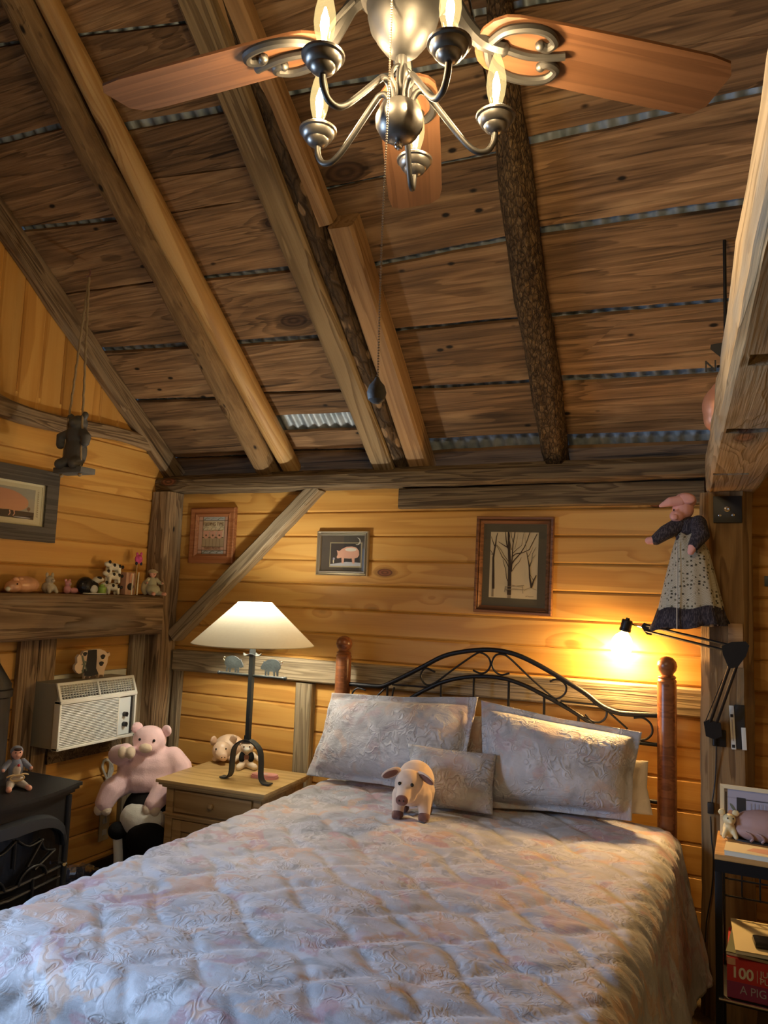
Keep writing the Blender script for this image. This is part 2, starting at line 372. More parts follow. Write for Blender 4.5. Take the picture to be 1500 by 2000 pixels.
SGLASS = plain('dark_stove_glass', (.006, .006, .007), .08)
PEWTER = plain('pewter_metal', (.085, .08, .073), .5, .92, .05, 150)
CUPM = plain('bronze_pewter', (.20, .185, .165), .36, .85, .05, 150)
CHROME = plain('bright_chrome', (.75, .75, .75), .12, 1)
BRASSY = plain('pull_chain_bead', (.42, .36, .28), .3, .9)
WHITE = plain('white_plastic', (.62, .63, .58), .45)
ACW = plain('ivory_plastic', (.72, .74, .68), .42); ACS = plain('putty_metal', (.27, .265, .215), .5); ACG = plain('white_grille', (.72, .76, .74), .45)
ACP = plain('pale_control_panel', (.64, .72, .74), .4)
CORDW = plain('grey_cord', (.52, .53, .50), .5)
ROPE = plain('twisted_rope', (.30, .22, .12), .9, 0, .8, 300, var=.3)
def soft(n, c, var=.12, b=.35, s=160): return plain(n, c, .9, 0, b, s, var=var, spec=.15, sheen=.35)
PLUSHP = soft('pink_plush', (.86, .62, .65)); PLUSHC = soft('cream_plush', (.72, .60, .46)); PLUSHB = plain('black_plush', (.008, .008, .009), .9, 0, .35, 160, var=.12, spec=.1); PLUSHW = soft('white_plush', (.68, .69, .64))
FLESH = soft('flesh_suede', (.64, .49, .39), .06, .12, 250); SUEDE = soft('brown_suede', (.17, .075, .06), .1); HOOF = soft('hoof_suede', (.15, .07, .055), .1)
PIGC = plain('pale_ceramic_pig', (.66, .50, .36), .35, var=.25, bs=60); PINKC = plain('pink_glazed', (.72, .34, .37), .3); ORC = plain('peach_glazed', (.66, .36, .20), .25, var=.5, bs=110)
GREYST = plain('pale_stone', (.48, .44, .34), .6, var=.15); WCER = plain('white_ceramic', (.70, .69, .58), .3); BCER = plain('black_ceramic', (.015, .014, .014), .25)
LIME = plain('lime_ceramic', (.32, .5, .08), .35); HOTPINK = plain('hot_pink_felt', (.62, .09, .28), .8); DKBLUE = plain('navy_felt', (.02, .022, .05), .8)
EYEM = plain('black_eye', (.006, .006, .006), .1)
BEAR = plain('dark_carved_wood', (.075, .072, .065), .6, 0, .6, 60, var=.3); BEARL = plain('slate_seat', (.12, .12, .11), .7, 0, .5, 60)
DENIM = soft('denim_cloth', (.17, .20, .27)); APRON = soft('oatmeal_cloth', (.43, .38, .32)); STRAW = plain('straw', (.55, .42, .22), .9); SKIN = plain('doll_skin', (.68, .36, .27), .5); RED = plain('red_paint', (.5, .03, .04), .5)
HAIR = plain('dark_hair', (.06, .03, .02), .8); SAGE = soft('sage_dress', (.42, .42, .30)); BONNET = soft('beige_bonnet', (.44, .38, .24))
PINKD = plain('doll_pink_cloth', (.72, .36, .31), .8, 0, .3, 40, var=.08); WHITECL = soft('white_pillowcase', (.62, .58, .50), .05)
MAT_CREAM = plain('cream_mat', (.60, .56, .36), .6); MAT_DK = plain('charcoal_mat', (.055, .047, .036), .8); MAT_OL = plain('olive_mat', (.085, .075, .045), .8); GOLDL = plain('gold_liner', (.35, .30, .17), .4, .4)
SILVER = plain('silver_frame', (.42, .38, .30), .3, .8)
PAPER = plain('cream_paper', (.58, .49, .31), .8); INK = plain('ink_brown', (.03, .022, .018), .9); INKL = plain('ink_wash', (.24, .19, .12), .9)
def flat(n, c, r=.7): return plain(n, c, r)
F_SKY = flat('print_grey_sky', (.33, .32, .25)); F_PIG = flat('print_peach_pig', (.52, .25, .13)); F_BLK = flat('print_black', (.02, .018, .017)); F_WHT = flat('print_white', (.62, .6, .5)); F_PINK = flat('print_pink', (.60, .33, .23)); F_TAN = flat('print_tan', (.36, .28, .17)); F_BROWN = flat('print_brown', (.12, .07, .04)); F_BLUE = flat('print_pale_blue', (.42, .47, .47)); F_SNOW = flat('print_snow', (.42, .44, .47)); F_ROSE = flat('print_rose_border', (.5, .31, .22)); F_GREEN = flat('print_dull_green', (.13, .15, .1))
F_RED = flat('print_red', (.45, .03, .03)); F_MAG = flat('print_magenta', (.22, .03, .10)); F_CREAM = flat('print_cream', (.66, .58, .38)); F_LAV = flat('print_lavender', (.35, .34, .42)); F_LINE = flat('print_line_grey', (.28, .27, .33))

def calico():
    t = NT('calico_check'); uv = t.n('ShaderNodeTexCoord').outputs['Generated']; p = t.vmath('MULTIPLY', uv, (17, 17, 26))
    v = t.n('ShaderNodeTexVoronoi', {'feature': 'F1', 'distance': 'CHEBYCHEV'}, Vector=p, Scale=1.0, Randomness=.75)
    g = t.n('ShaderNodeSeparateColor', None, i0=v.outputs['Color']); m = t.math('MULTIPLY', t.ss(v.outputs[0], .30, .26), t.math('LESS_THAN', g.outputs[0], .55))
    col = t.mixc(m, (.50, .46, .36), t.mixc(g.outputs[1], (.03, .025, .02), (.16, .14, .08)))
    gr = t.n('ShaderNodeTexChecker', None, Vector=t.vmath('MULTIPLY', uv, (51, 51, 78)), Scale=1.0, Color1=(1, 1, 1, 1), Color2=(.8, .78, .72, 1))
    t.put(t.b.inputs['Base Color'], t.mixc(1.0, col, gr.outputs[0], 'MULTIPLY')); t.b.inputs['Roughness'].default_value = .9; return t.mat
CALICO = calico()
def navy():
    t = NT('navy_pindot'); p = t.coords(False); n = t.noise(t.vmath('MULTIPLY', p, (220, 220, 60)), 1.0, 3)
    t.put(t.b.inputs['Base Color'], t.ramp(n, [(.45, (.022, .018, .026)), (.62, (.085, .07, .08))])); t.b.inputs['Roughness'].default_value = .95; t.put(t.b.inputs['Normal'], t.bump(n, .6, .004)); return t.mat
NAVY = navy()
def shade_m():
    t = NT('parchment_shade'); p = t.coords(False)
    col = t.mixc(t.noise(t.vmath('MULTIPLY', p, (60, 60, 200)), 1.0, 2), (.74, .68, .50), (.80, .75, .57))
    d = t.n('ShaderNodeBsdfDiffuse', None, Color=col); r = t.n('ShaderNodeBsdfTranslucent', None, Color=col)
    m = t.n('ShaderNodeMixShader'); t.put(m.inputs[0], .11); t.put(m.inputs[1], d.outputs[0]); t.put(m.inputs[2], r.outputs[0])
    t.put(t.out.inputs[0], m.outputs[0]); return t.mat
SHADE = shade_m()
def emit(n, c, s):
    t = NT(n); e = t.n('ShaderNodeEmission', None, Color=c, Strength=float(s)); t.put(t.out.inputs[0], e.outputs[0]); return t.mat
CORE = emit('candle_filament', (1, .78, .50), CHAND); LBULB = emit('lit_lamp_bulb', (1, .92, .78), LAMP); SBULB = emit('lit_swing_bulb_crown', (1, .58, .20), SWING*.22); SBULB2 = emit('lit_swing_bulb_face', (1, .58, .20), SWING*3.6)
def bulbglass(n, col, em, es):
    t = NT(n); tr = t.n('ShaderNodeBsdfTransparent', None, Color=(*col, 1)); g = t.n('ShaderNodeBsdfGlossy', None, Color=(1, 1, 1, 1), Roughness=.05)
    m = t.n('ShaderNodeMixShader'); t.put(m.inputs[0], .06); t.put(m.inputs[1], tr.outputs[0]); t.put(m.inputs[2], g.outputs[0])
    e = t.n('ShaderNodeEmission', None, Color=em, Strength=es); a = t.n('ShaderNodeAddShader'); t.put(a.inputs[0], m.outputs[0]); t.put(a.inputs[1], e.outputs[0])
    t.put(t.out.inputs[0], a.outputs[0]); return t.mat
CGLASS = bulbglass('candle_glass', (1, .93, .78), (1, .78, .35), .42)
def glass_m(n, f=.10):
    t = NT(n); tr = t.n('ShaderNodeBsdfTransparent'); g = t.n('ShaderNodeBsdfGlossy', None, Roughness=.02)
    m = t.n('ShaderNodeMixShader'); t.put(m.inputs[0], f); t.put(m.inputs[1], tr.outputs[0]); t.put(m.inputs[2], g.outputs[0]); t.put(t.out.inputs[0], m.outputs[0]); return t.mat
PANE = glass_m('picture_glass', .05); BAGP = glass_m('thin_plastic_bag', .28)

# ------------------------------------------------------------------ structure helpers
def frame_mw(x, y, z, o): return Matrix(((x[0], y[0], z[0], o[0]), (x[1], y[1], z[1], o[1]), (x[2], y[2], z[2], o[2]), (0, 0, 0, 1)))
def plank_mesh(L, w, t=.019, ch=.0095, taper=None):
    mb = MB(); vs = []
    for x, top in ((0, w), (L, w if taper is None else taper)):
        vs += [(x, .0006, -t), (x, .0006, -ch), (x, ch, 0), (x, top-ch, 0), (x, top-.0006, -ch), (x, top-.0006, -t)]
    fs = [(i, (i+1) % 6, 6+(i+1) % 6, 6+i) for i in range(6)]+[(5, 4, 3, 2, 1, 0), (6, 7, 8, 9, 10, 11)]
    me = bpy.data.meshes.new('plank'); me.from_pydata(vs, [], fs)
    bm = bmesh.new(); bm.from_mesh(me); bmesh.ops.recalc_face_normals(bm, faces=bm.faces[:]); bm.to_mesh(me); bm.free()
    return me
def struct(name, label=None):
    o = bpy.data.objects.new(name, None); C.objects.link(o); return tag(o, label, None, None, 'structure')
def slab(name, lo, hi, mat, label=None, parent=None):
    o = MB().box(lo, hi).build(name, mat, parent, smooth=False)
    return tag(o, label, None, None, 'structure')
X3, Y3, Z3 = Vector((1, 0, 0)), Vector((0, 1, 0)), Vector((0, 0, 1))
XR, YB = 1.7, -2.5                     # right wall, rear wall

floor = slab('floor', (XW-.1, YB-.1, -.08), (XR+.1, YW+.1, 0), CARPET, 'brown low pile carpet beside the bed')
# back wall: horizontal tongue and groove pine
wb = slab('wall_back', (XW-.06, YW+.019, 0), (XR+.06, YW+.06, 2.26), BARND, 'honey pine plank wall behind the bed')
PW = .1331; pm = plank_mesh(XR-XW+.06, PW); k0 = 1.129-9*PW
for k in range(0, 19):
    z = k0+k*PW
    if z < -.1 or z > 2.12: continue
    link('plank', pm, PINE_R if False else PINE, wb, mw=frame_mw(X3, Z3, -Y3, (XW-.03, YW, z)))
# left wall: horizontal planks, vertical planks in the gable
def gable_top(y): return roof_z(y) if y >= RIDGE else roof_z(RIDGE)-SLOPE*(RIDGE-y)
def gable(pts, mb):
    n = len(pts); mb.add([(x, y, z) for x in (XW-.06, XW-.019) for y, z in pts], [tuple(range(n)), tuple(range(2*n-1, n-1, -1))]+[(i, (i+1) % n, n+(i+1) % n, n+i) for i in range(n)])
mb = MB()
gable([(1.2, 0), (YW+.26, 0), (YW+.26, gable_top(YW+.26)), (1.2, gable_top(1.2))], mb)
gable([(YB, 0), (1.2, 0), (1.2, WIN[2]), (YB, WIN[2])], mb); gable([(YB, WIN[2]), (WIN[0], WIN[2]), (WIN[0], WIN[3]), (YB, WIN[3])], mb); gable([(WIN[1], WIN[2]), (1.2, WIN[2]), (1.2, WIN[3]), (WIN[1], WIN[3])], mb)
gable([(YB, WIN[3]), (1.2, WIN[3]), (1.2, gable_top(1.2)), (RIDGE, gable_top(RIDGE)), (YB, gable_top(YB))], mb)
wl = mb.build('wall_left', BARND, smooth=False); tag(wl, 'honey pine plank wall with the stove and air conditioner', None, None, 'structure')
LPW = .1424; lz0 = 2.270-15*LPW; lpm = plank_mesh(YW-.02-1.35, LPW); TIEZ = 2.52
for k in range(-1, 18):
    z = lz0+k*LPW
    if z > 2.42: break
    link('plank', lpm, PINE, wl, mw=frame_mw(Y3, Z3, X3, (XW, 1.35, z)))
for k in range(-2, 13):
    y0 = 2.565-.1345+k*.1345-.27; y1 = y0+.1345
    if y1 > 3.68: break
    h = roof_z(y1)-2.46+.02
    if h < .03: break
    link('plank', plank_mesh(h+.0, .1345, taper=.1345), PINE_R, wl, mw=frame_mw(Z3, -Y3, X3, (XW+.003+.0015*(k % 2), y1, 2.46)))
# rear wall with a window, right wall
def wall_poly(name, mat, outer, label):
    me = bpy.data.meshes.new(name); me.from_pydata(outer, [], [tuple(range(len(outer)))]); o = link(name, me, mat); return tag(o, label, None, None, 'structure')
wr = slab('wall_right', (XR, YB-.06, 0), (XR+.06, YW+.06, 4.8), PINE, 'pine wall on the far right side')
slab('wall_front', (XW-.06, YB-.06, 0), (XR+.06, YB, 2.4), PINE, 'pine wall behind the viewer')
w1 = MB(); y0, y1, z0, z1 = WIN
for lo, hi in (((y0, z0), (y0+.06, z1)), ((y1-.06, z0), (y1, z1)), ((y0+.06, z0), (y1-.06, z0+.06)), ((y0+.06, z1-.06), (y1-.06, z1)), (((y0+y1)/2-.025, z0+.06), ((y0+y1)/2+.025, z1-.06))): w1.box((XW-.07, lo[0], lo[1]), (XW-.02, hi[0], hi[1]))
tag(w1.build('window_1', WHITE, smooth=False), 'window in the left wall nearer the viewer than the stove', None, None, 'structure')
slab('baseboard_left', (XW, 1.4, 0), (XW+.018, 3.5, .11), BLK, 'black baseboard under the left wall')

# ------------------------------------------------------------------ roof: old boards with gaps, corrugated iron behind
ceil = struct('ceiling', 'sloping roof of old dark boards with metal showing in the gaps')
def roof_board(x0, x1, ya, yb, seed):
    # ya: (y at x0, y at x1) of the upper edge; yb: lower edge
    L = x1-x0; ym = (ya[0]+yb[0])/2; o = Vector((x0, ym, roof_z(ym))); n = max(8, int(L/.07)); vs, fs = [], []
    lift = -.004*((seed*37) % 5)/4
    for i in range(n+1):
        t = i/n; x = L*t
        for yy, sgn, sd in ((ya[0]+(ya[1]-ya[0])*t, 1, 3.1), (yb[0]+(yb[1]-yb[0])*t, -1, 8.7)):
            v = -(yy-ym)/RS.y
            v += .011*mnoise.noise(Vector((x0+x*1.0, seed*5.3+sd, .4)))*1.3+.005*mnoise.noise(Vector(((x0+x)*6.0, seed*3.3+sd, 2)))
            vs += [(x, v, lift+.003*mnoise.noise(Vector((x*3, seed, sd)))), (x, v, -.024)]
    for i in range(n):
        a = 4*i; b = a+4
        fs += [(a, a+2, b+2, b), (a+1, b+1, b+3, a+3), (a, b, b+1, a+1), (a+2, a+3, b+3, b+2)]
    fs += [(0, 1, 3, 2), (4*n, 4*n+2, 4*n+3, 4*n+1)]
    me = bpy.data.meshes.new('plank'); me.from_pydata(vs, [], fs)
    bm = bmesh.new(); bm.from_mesh(me); bmesh.ops.recalc_face_normals(bm, faces=bm.faces[:]); bm.to_mesh(me); bm.free()
    return link('plank', me, ROOFB, ceil, mw=frame_mw(X3, -RS, -RN, o))
def seam(a, b): p, q = qR(*a), qR(*b); m = (q.y-p.y)/(q.x-p.x); return lambda x: p.y+m*(x-p.x)
BAYS = [
 (XW-.02, -2.50, [((0, 90), (60, 80), 4), ((0, 267), (120, 240), 15), ((20, 445), (225, 422), 12), ((107, 575), (300, 552), 3), ((187, 682), (362, 670), 10), ((250, 780), (420, 775), 6), ((330, 893), (485, 888), 6)]),
 (-2.50, -1.70, [((150, 70), (380, 40), 3), ((245, 240), (452, 203), 20), ((320, 347), (492, 325), 2), ((345, 415), (520, 385), 3), ((400, 540), (577, 521), 10), ((470, 661), (630, 651), 13), ((520, 767), (677, 762), 5), ((545, 812), (700, 806), 34), ((590, 879), (725, 876), 8)]),
 (-1.70, -.80, [((540, 190), (960, 118), 3), ((630, 364), (963, 298), 9), ((745, 511), (985, 463), 13), ((772, 642), (1015, 619), 11), ((805, 754), (1032, 740), 12), ((842, 857), (1050, 845), 29)]),
 (-.80, XR, [((1000, 12), (1240, -28), 12), ((1010, 128), (1470, 70), 3), ((1045, 268), (1473, 172), 18), ((1060, 442), (1457, 385), 16), ((1085, 607), (1427, 580), 15), ((1096, 734), (1405, 715), 16), ((1110, 849), (1377, 839), 27)])]
for bi, (x0, x1, seams) in enumerate(BAYS):
    up = None; sd = bi*20+1
    first = seam(seams[0][0], seams[0][1])
    yc = (first(x0), first(x1)); tops = []
    while min(yc) > RIDGE+.25:
        ny = (yc[0]-.23, yc[1]-.23); tops.append((ny, (yc[0]-.008, yc[1]-.008))); yc = ny
    for a, b in tops: roof_board(x0+.004, x1-.004, a, b, sd); sd += 1
    prev = None
    for s in seams:
        hi = seam(s[0], s[1]); lo = seam((s[0][0]+1, s[0][1]+s[2]), (s[1][0]+1, s[1][1]+s[2]))
        if prev is not None: roof_board(x0+.004, x1-.004, prev, (hi(x0), hi(x1)), sd); sd += 1
        prev = (lo(x0), lo(x1))
    roof_board(x0+.004, x1-.004, prev, (YW+.24, YW+.24), sd)
mb = MB(); per = .068; nx = int((XR-XW+.1)/per*8); vs, fs = [], []
for i in range(nx+1):
    x = XW-.05+i*per/8; h = .038+.009*math.sin(2*math.pi*x/per)
    for y in (RIDGE, YW+.3): p = Vector((x, y, roof_z(y)))+RN*h; vs.append(p)
fs = [(2*i, 2*i+2, 2*i+3, 2*i+1) for i in range(nx)]
mb.add(vs, fs); tag(mb.build('metal_roofing', GALV, ceil, sharp=80), kind=None)
o = MB().add([(XW-.06, RIDGE, roof_z(RIDGE)), (XR+.06, RIDGE, roof_z(RIDGE)), (XR+.06, YB-.06, gable_top(YB)), (XW-.06, YB-.06, gable_top(YB))], [(0, 1, 2, 3)]).build('roof_slope', ROOFB, ceil, smooth=False)
slab('trim_1', (XW-.06, YW+.22, 2.0), (XR+.06, YW+.26, 2.4), BARND, 'dark board closing the back edge of the roof', None)  # dark timber closing the gap behind the lowest roof boards

# ------------------------------------------------------------------ timbers
def timber(name, p0, p1, w, h, up, mat, label, cat, rough=.006, n=16, ch=.012, seed=0.0, wfun=None, off=None, parent=None):
    p0, p1, up = Vector(p0), Vector(p1), Vector(up); x = p1-p0; L = x.length; x.normalize(); y = up.cross(x).normalized(); z = x.cross(y)
    prof = []
    hw, hh = w/2, h/2
    def side(a, b, m):
        return [(a[0]+(b[0]-a[0])*i/m, a[1]+(b[1]-a[1])*i/m) for i in range(m)]
    cs = [(-hw+ch, -hh), (hw-ch, -hh), (hw, -hh+ch), (hw, hh-ch), (hw-ch, hh), (-hw+ch, hh), (-hw, hh-ch), (-hw, -hh+ch)]
    for i in range(8): prof += side(cs[i], cs[(i+1) % 8], 3 if i % 2 == 0 else 1)
    vs, fs = [], []; m = len(prof)
    for i in range(n+1):
        t = i/n; k = wfun(t) if wfun else 1.0; oy, oz = off(t) if off else (0, 0)
        for (a, b) in prof:
            r = Vector((a, b, 0)); d = r.normalized() if r.length > 0 else r
            nz = rough*(mnoise.noise(Vector((L*t*4, a*9+seed, b*9)))+.5*mnoise.noise(Vector((L*t*14, a*30+seed, b*30))))
            vs.append((L*t, a*k+oy+d.x*nz, b*k+oz+d.y*nz))
    for i in range(n):
        for k in range(m): fs.append((i*m+k, i*m+(k+1) % m, (i+1)*m+(k+1) % m, (i+1)*m+k))
    fs += [tuple(range(m))[::-1], tuple(n*m+k for k in range(m))]
    mb = MB().add(vs, fs); o = mb.build(name, mat, parent, sharp=28)
    o.matrix_local = frame_mw(x, y, z, p0)
    if parent is None: tag(o, label, cat, None, 'structure')
    return o
def log(name, pts, rad, mat, label, cat, rough=.005, n=30, m=16, seed=0, squash=1.0):
    P = catmull(pts, max(2, n//(len(pts)-1))); p0, p1 = P[0], P[-1]; x = (p1-p0).normalized(); y = RN.cross(x).normalized(); z = x.cross(y)
    N = len(P); vs, fs = [], []
    for i, p in enumerate(P):
        t = i/(N-1)*(len(rad)-1); j = min(int(t), len(rad)-2); r = rad[j]+(rad[j+1]-rad[j])*(t-j); d = p-p0
        c = Vector((d.dot(x), d.dot(y), d.dot(z)))
        for k in range(m):
            a = 2*math.pi*k/m; q = Vector((0, math.cos(a), math.sin(a)*squash))
            nz = rough*(mnoise.noise(Vector((c.x*3, q.y*1.5+seed, q.z*1.5)))*1.4+mnoise.noise(Vector((c.x*16, q.y*4+seed, q.z*4)))*.7)
            vs.append(c+q*(r+nz))
    for i in range(N-1):
        for k in range(m): fs.append((i*m+k, i*m+(k+1) % m, (i+1)*m+(k+1) % m, (i+1)*m+k))
    fs += [tuple(range(m))[::-1], tuple((N-1)*m+k for k in range(m))]
    o = MB().add(vs, fs).build(name, mat, sharp=50); o.matrix_world = frame_mw(x, y, z, p0)
    return tag(o, label, cat, None, 'structure')
def rafter_line(ls, rs, drop):
    # silhouette edges (lists of picture points, top to bottom) -> centre points and half widths on the plane below the boards
    cs, hw = [], []
    for a, b in zip(ls, rs):
        p, q = qR(*a, drop), qR(*b, drop); cs.append((p+q)/2); hw.append(abs((qR(b[0], a[1], drop).x if False else q.x)-p.x)/2*.93)
    d = cs[0]-cs[1]; k = (cs[0].y-(RIDGE+.15))/abs(d.y) if abs(d.y) > 1e-6 else 0
    cs.insert(0, cs[0]+d*k); hw.insert(0, hw[0])
    return cs, hw
c_, h_ = rafter_line([(5, 0), (150, 295), (265, 480), (510, 932)], [(70, 8), (210, 290), (322, 478), (552, 928)], .075)
log('log_rafter', c_, h_, SPECK, 'speckled peeled log rafter touching the yellow pole on the left of the roof', 'rafter', .006, seed=1)
c_, h_ = rafter_line([(72, 0), (325, 500), (555, 918)], [(114, 0), (371, 495), (587, 912)], .055)
log('log_rafter', c_, h_, POLE, 'smooth yellow peeled pole rafter beside the speckled log', 'rafter', .003, seed=2)
# squared grey rafter
c_, h_ = rafter_line([(365, 0), (570, 500), (748, 922)], [(432, 0), (622, 495), (774, 918)], .075)
p0, p1 = c_[0], c_[-1]
timber('squared_rafter', p0, p1, .125, .13, RN, wood('grey_squared_rafter', [(.13, .085, .04), (.26, .185, .095), (.36, .27, .15)], ring=8, gy=10, knots=.12, streak=.5, rough=.75, bump=.5, var=.1), 'grey squared rafter left of the flaking bark pole', 'rafter', .004, seed=3, n=20, wfun=lambda t: 1.12-.18*t)
c_, h_ = rafter_line([(428, 0), (585, 435), (775, 926)], [(462, 0), (632, 430), (813, 920)], .062)
log('log_rafter', c_, h_, BARK2, 'dark pole rafter with flaking bark between two squared rafters', 'rafter', .006, seed=4)
c_, h_ = rafter_line([(458, 0), (530, 150), (622, 435)], [(510, 0), (566, 145), (652, 430)], .05)
timber('squared_rafter', c_[0], c_[-1]+(c_[-1]-c_[-2])*.0, .10, .09, RN, SPLICE, 'pale sawn rafter ending at the splice block under the fan', 'rafter', .003, seed=5, n=20, wfun=lambda t: 1.15-.25*t)
c_, h_ = rafter_line([(649, 435), (810, 925)], [(692, 428), (848, 910)], .06)
timber('rafter_splice', c_[1], c_[2], .115, .115, RN, SPLICE, 'short sawn rafter piece spliced alongside the flaking bark pole', 'rafter', .003, seed=6, n=14)
c_, h_ = rafter_line([(945, 0), (965, 250), (990, 500), (1030, 730), (1062, 917)], [(1005, 0), (1030, 245), (1062, 495), (1095, 725), (1116, 912)], .08)
rl = log('log_rafter', c_, h_, BARK, 'thick rough bark log rafter on the right of the roof', 'rafter', .010, n=44, m=20, seed=7)
# heavy tie beam at the right, resting on the post, with open mortise slots underneath
tb0, tb1 = Vector((-.160, 3.56, 0)), Vector((.115, -.35, 0)); tdir = (tb1-tb0).normalized(); tnorm = Vector((-tdir.y, tdir.x, 0))
if tnorm.x < 0: tnorm = -tnorm
TBW, TBZ0, TBZ1 = .20, 2.10, 2.265
tb = timber('tie_beam', tb0+tnorm*TBW/2+Z3*(TBZ0+TBZ1)/2, tb1+tnorm*TBW/2+Z3*(TBZ0+TBZ1)/2, TBW, TBZ1-TBZ0, (0, 0, 1), wood('hewn_tie_beam', [(.20, .125, .055), (.36, .245, .12), (.46, .33, .18)], ring=9, gy=9, knots=.1, streak=.6, nails=.03, rough=.75, bump=.6, var=.05, patch=.58, patchcol=(.27, .225, .16)), 'heavy hewn tie beam with open slots resting on the right post', 'beam', .007, n=40, ch=.014, seed=11)
def cut(o, boxes):
    mb = MB()
    for b0, b1, w, h in boxes: mb.obox(b0, b1, w, h)
    c = mb.build('cutter', BLK, smooth=False); md = o.modifiers.new('b', 'BOOLEAN'); md.operation = 'DIFFERENCE'; md.object = c; md.solver = 'EXACT'
    bpy.context.view_layer.update(); me = bpy.data.meshes.new_from_object(o.evaluated_get(bpy.context.evaluated_depsgraph_get()))
    o.modifiers.clear(); o.data = me; bpy.data.objects.remove(c)
slots = []
for yy, w0, w1, th in ((3.03, .012, .13, .035), (2.27, .02, .19, .055), (1.62, .03, .22, .07)):
    k = (tb0.y-yy)/-tdir.y; q = tb0+tdir*k
    slots.append((q+tnorm*w0+Z3*2.10, q+tnorm*w1+Z3*2.10, th, .09))
cut(tb, slots)
# posts, plate, rails and braces on the back wall
timber('corner_post', (XW+.068, 3.625, 0), (XW+.068, 3.625, 2.18), .15, .142, (1, 0, 0), BARN, 'rough corner post where the left wall meets the back wall', 'post', .012, n=34, ch=.014, seed=12)
timber('post_trim', (-3.075, YW-.02, 0), (-3.062, YW-.02, 1.125), .04, .05, (1, 0, 0), GREY, 'narrow grey strip beside the foot of the corner post', 'trim', .002, n=10, ch=.004, seed=13)
timber('plate_beam', (XW, 3.645, 2.222), (.06, 3.645, 2.222), .13, .085, (0, 0, 1), BARND, 'long plate beam under the rafter ends along the back wall', 'beam', .010, n=40, seed=14, ch=.014)
timber('filler_board', (XW, 3.68, 2.275), (.4, 3.68, 2.272), .08, .03, (0, 0, 1), BARND, 'dark filler board above the plate beam', 'board', .008, n=30, seed=15)
timber('header_board', (-1.655, 3.67, 2.122), (-.17, 3.67, 2.122), .05, .105, (0, 0, 1), BARND, 'sawn grey brown header board above the tree picture', 'board', .003, n=20, seed=16, ch=.006)
timber('wall_rail', (-3.09, YW-.022, 1.187), (-.14, YW-.022, 1.200), .055, .118, (0, 0, 1), GREY, 'grey barn board rail running behind the bed head', 'rail', .004, n=30, seed=17, ch=.006)
pp = [(-3.075, 1.265), (-3.075, 1.415), (-2.262, 2.18), (-2.095, 2.18)]
timber('diagonal_brace', (-3.09, YW-.03, 1.325), (-2.15, YW-.03, 2.20), .075, .105, (0, 1, 0), GREY, 'weathered diagonal brace left of the moonlit pig picture', 'brace', .005, n=20, seed=18, ch=.008).data.name
timber('wall_stub', (-2.183, YW-.022, 0), (-2.183, YW-.022, 1.122), .10, .055, (0, 1, 0), GREY, 'short grey stud between the nightstand and the bed', 'stud', .003, n=16, seed=19, ch=.005)
timber('timber_post', (-.088, 3.60, 0), (-.082, 3.60, 2.10), .20, .20, (0, 1, 0), wood('knotty_brown_post', [(.10, .055, .022), (.22, .13, .055), (.31, .2, .09)], ring=9, gy=7, knots=.25, kcol=(.05, .025, .01), kscale=(1.4, 5, 5), ksize=.25, streak=.5, rough=.75, bump=.5, var=.05), 'big timber post right of the bed carrying the tie beam', 'post', .007, n=40, seed=20, ch=.035)  # brown knotted post timber, same wood on every side
# left wall timbers
timber('rake_beam', (XW+.03, 3.74, 2.29), (XW+.03, 1.3, 4.15), .06, .125, (0, .6, .8), BARN, 'slanting rake beam along the top of the left wall', 'beam', .006, n=34, seed=21, ch=.01)
timber('curved_tie', (XW+.03, 1.6, 2.50), (XW+.03, 3.56, 2.445), .06, .085, (0, 0, 1), BARN, 'bowed tie beam crossing the left wall below the upright planks', 'beam', .006, n=26, seed=22, ch=.012, off=lambda t: (0, .03*math.sin(t*9)-.02*t), wfun=lambda t: 1.25-.45*t)
timber('mantel_beam', (XW+.075, 1.7, 1.445), (XW+.075, 3.553, 1.449), .15, .222, (0, 0, 1), BARN, 'thick mantel beam on the left wall holding the pig ornaments', 'shelf', .006, n=40, seed=23, ch=.012)
MT = 1.562
for ya, yb_, nm in ((2.690, 2.795, 'left'), (2.803, 2.905, 'right')):
    ym = (ya+yb_)/2
    timber('wall_board', (XW+.018, ym, 0), (XW+.018, ym, 1.332), .036, yb_-ya, (0, 1, 0), BARN, 'upright barn board left of the air conditioner, '+('nearer the stove pipe' if nm == 'left' else 'touching its side'), 'board', .003, n=18, seed=24+ya, ch=.005)
timber('wall_board', (XW+.018, 3.50, 0), (XW+.018, 3.50, 1.332), .036, .10, (0, 1, 0), GREY, 'upright pale board between the air conditioner and the corner post', 'board', .003, n=18, seed=27, ch=.005)

# ------------------------------------------------------------------ ceiling fan with candle light kit
FC = Vector((-.56, 1.18, 0)); FZ = 2.66
fan = root('ceiling_fan', 'pewter ceiling fan with reddish wood blades and five lit candle bulbs', 'ceiling fan', (FC.x, FC.y, FZ))
MB().lathe([(.013, .26), (.013, roof_z(FC.y)-FZ-.05)], 14).build('downrod', PEWTER, fan)
MB().lathe([(.013, roof_z(FC.y)-FZ-.10), (.06, roof_z(FC.y)-FZ-.06), (.075, roof_z(FC.y)-FZ+.03)], 20).build('canopy', PEWTER, fan)
MB().lathe([(.03, .27), (.06, .255), (.105, .235), (.125, .20), (.128, .15), (.122, .105), (.10, .075), (.084, .062), (.08, .05)], 36).build('motor_housing', PEWTER, fan)
mb = MB()
for k in range(20):
    a = 2*math.pi*k/20; c, s_ = math.cos(a), math.sin(a)
    mb.tube(catmull([(.127*c, .127*s_, .195), (.137*c, .137*s_, .165), (.132*c, .132*s_, .13), (.118*c, .118*s_, .095)], 3), [.009, .009, .012, .012, .012, .012, .009, .008, .006, .005][:10], 6)
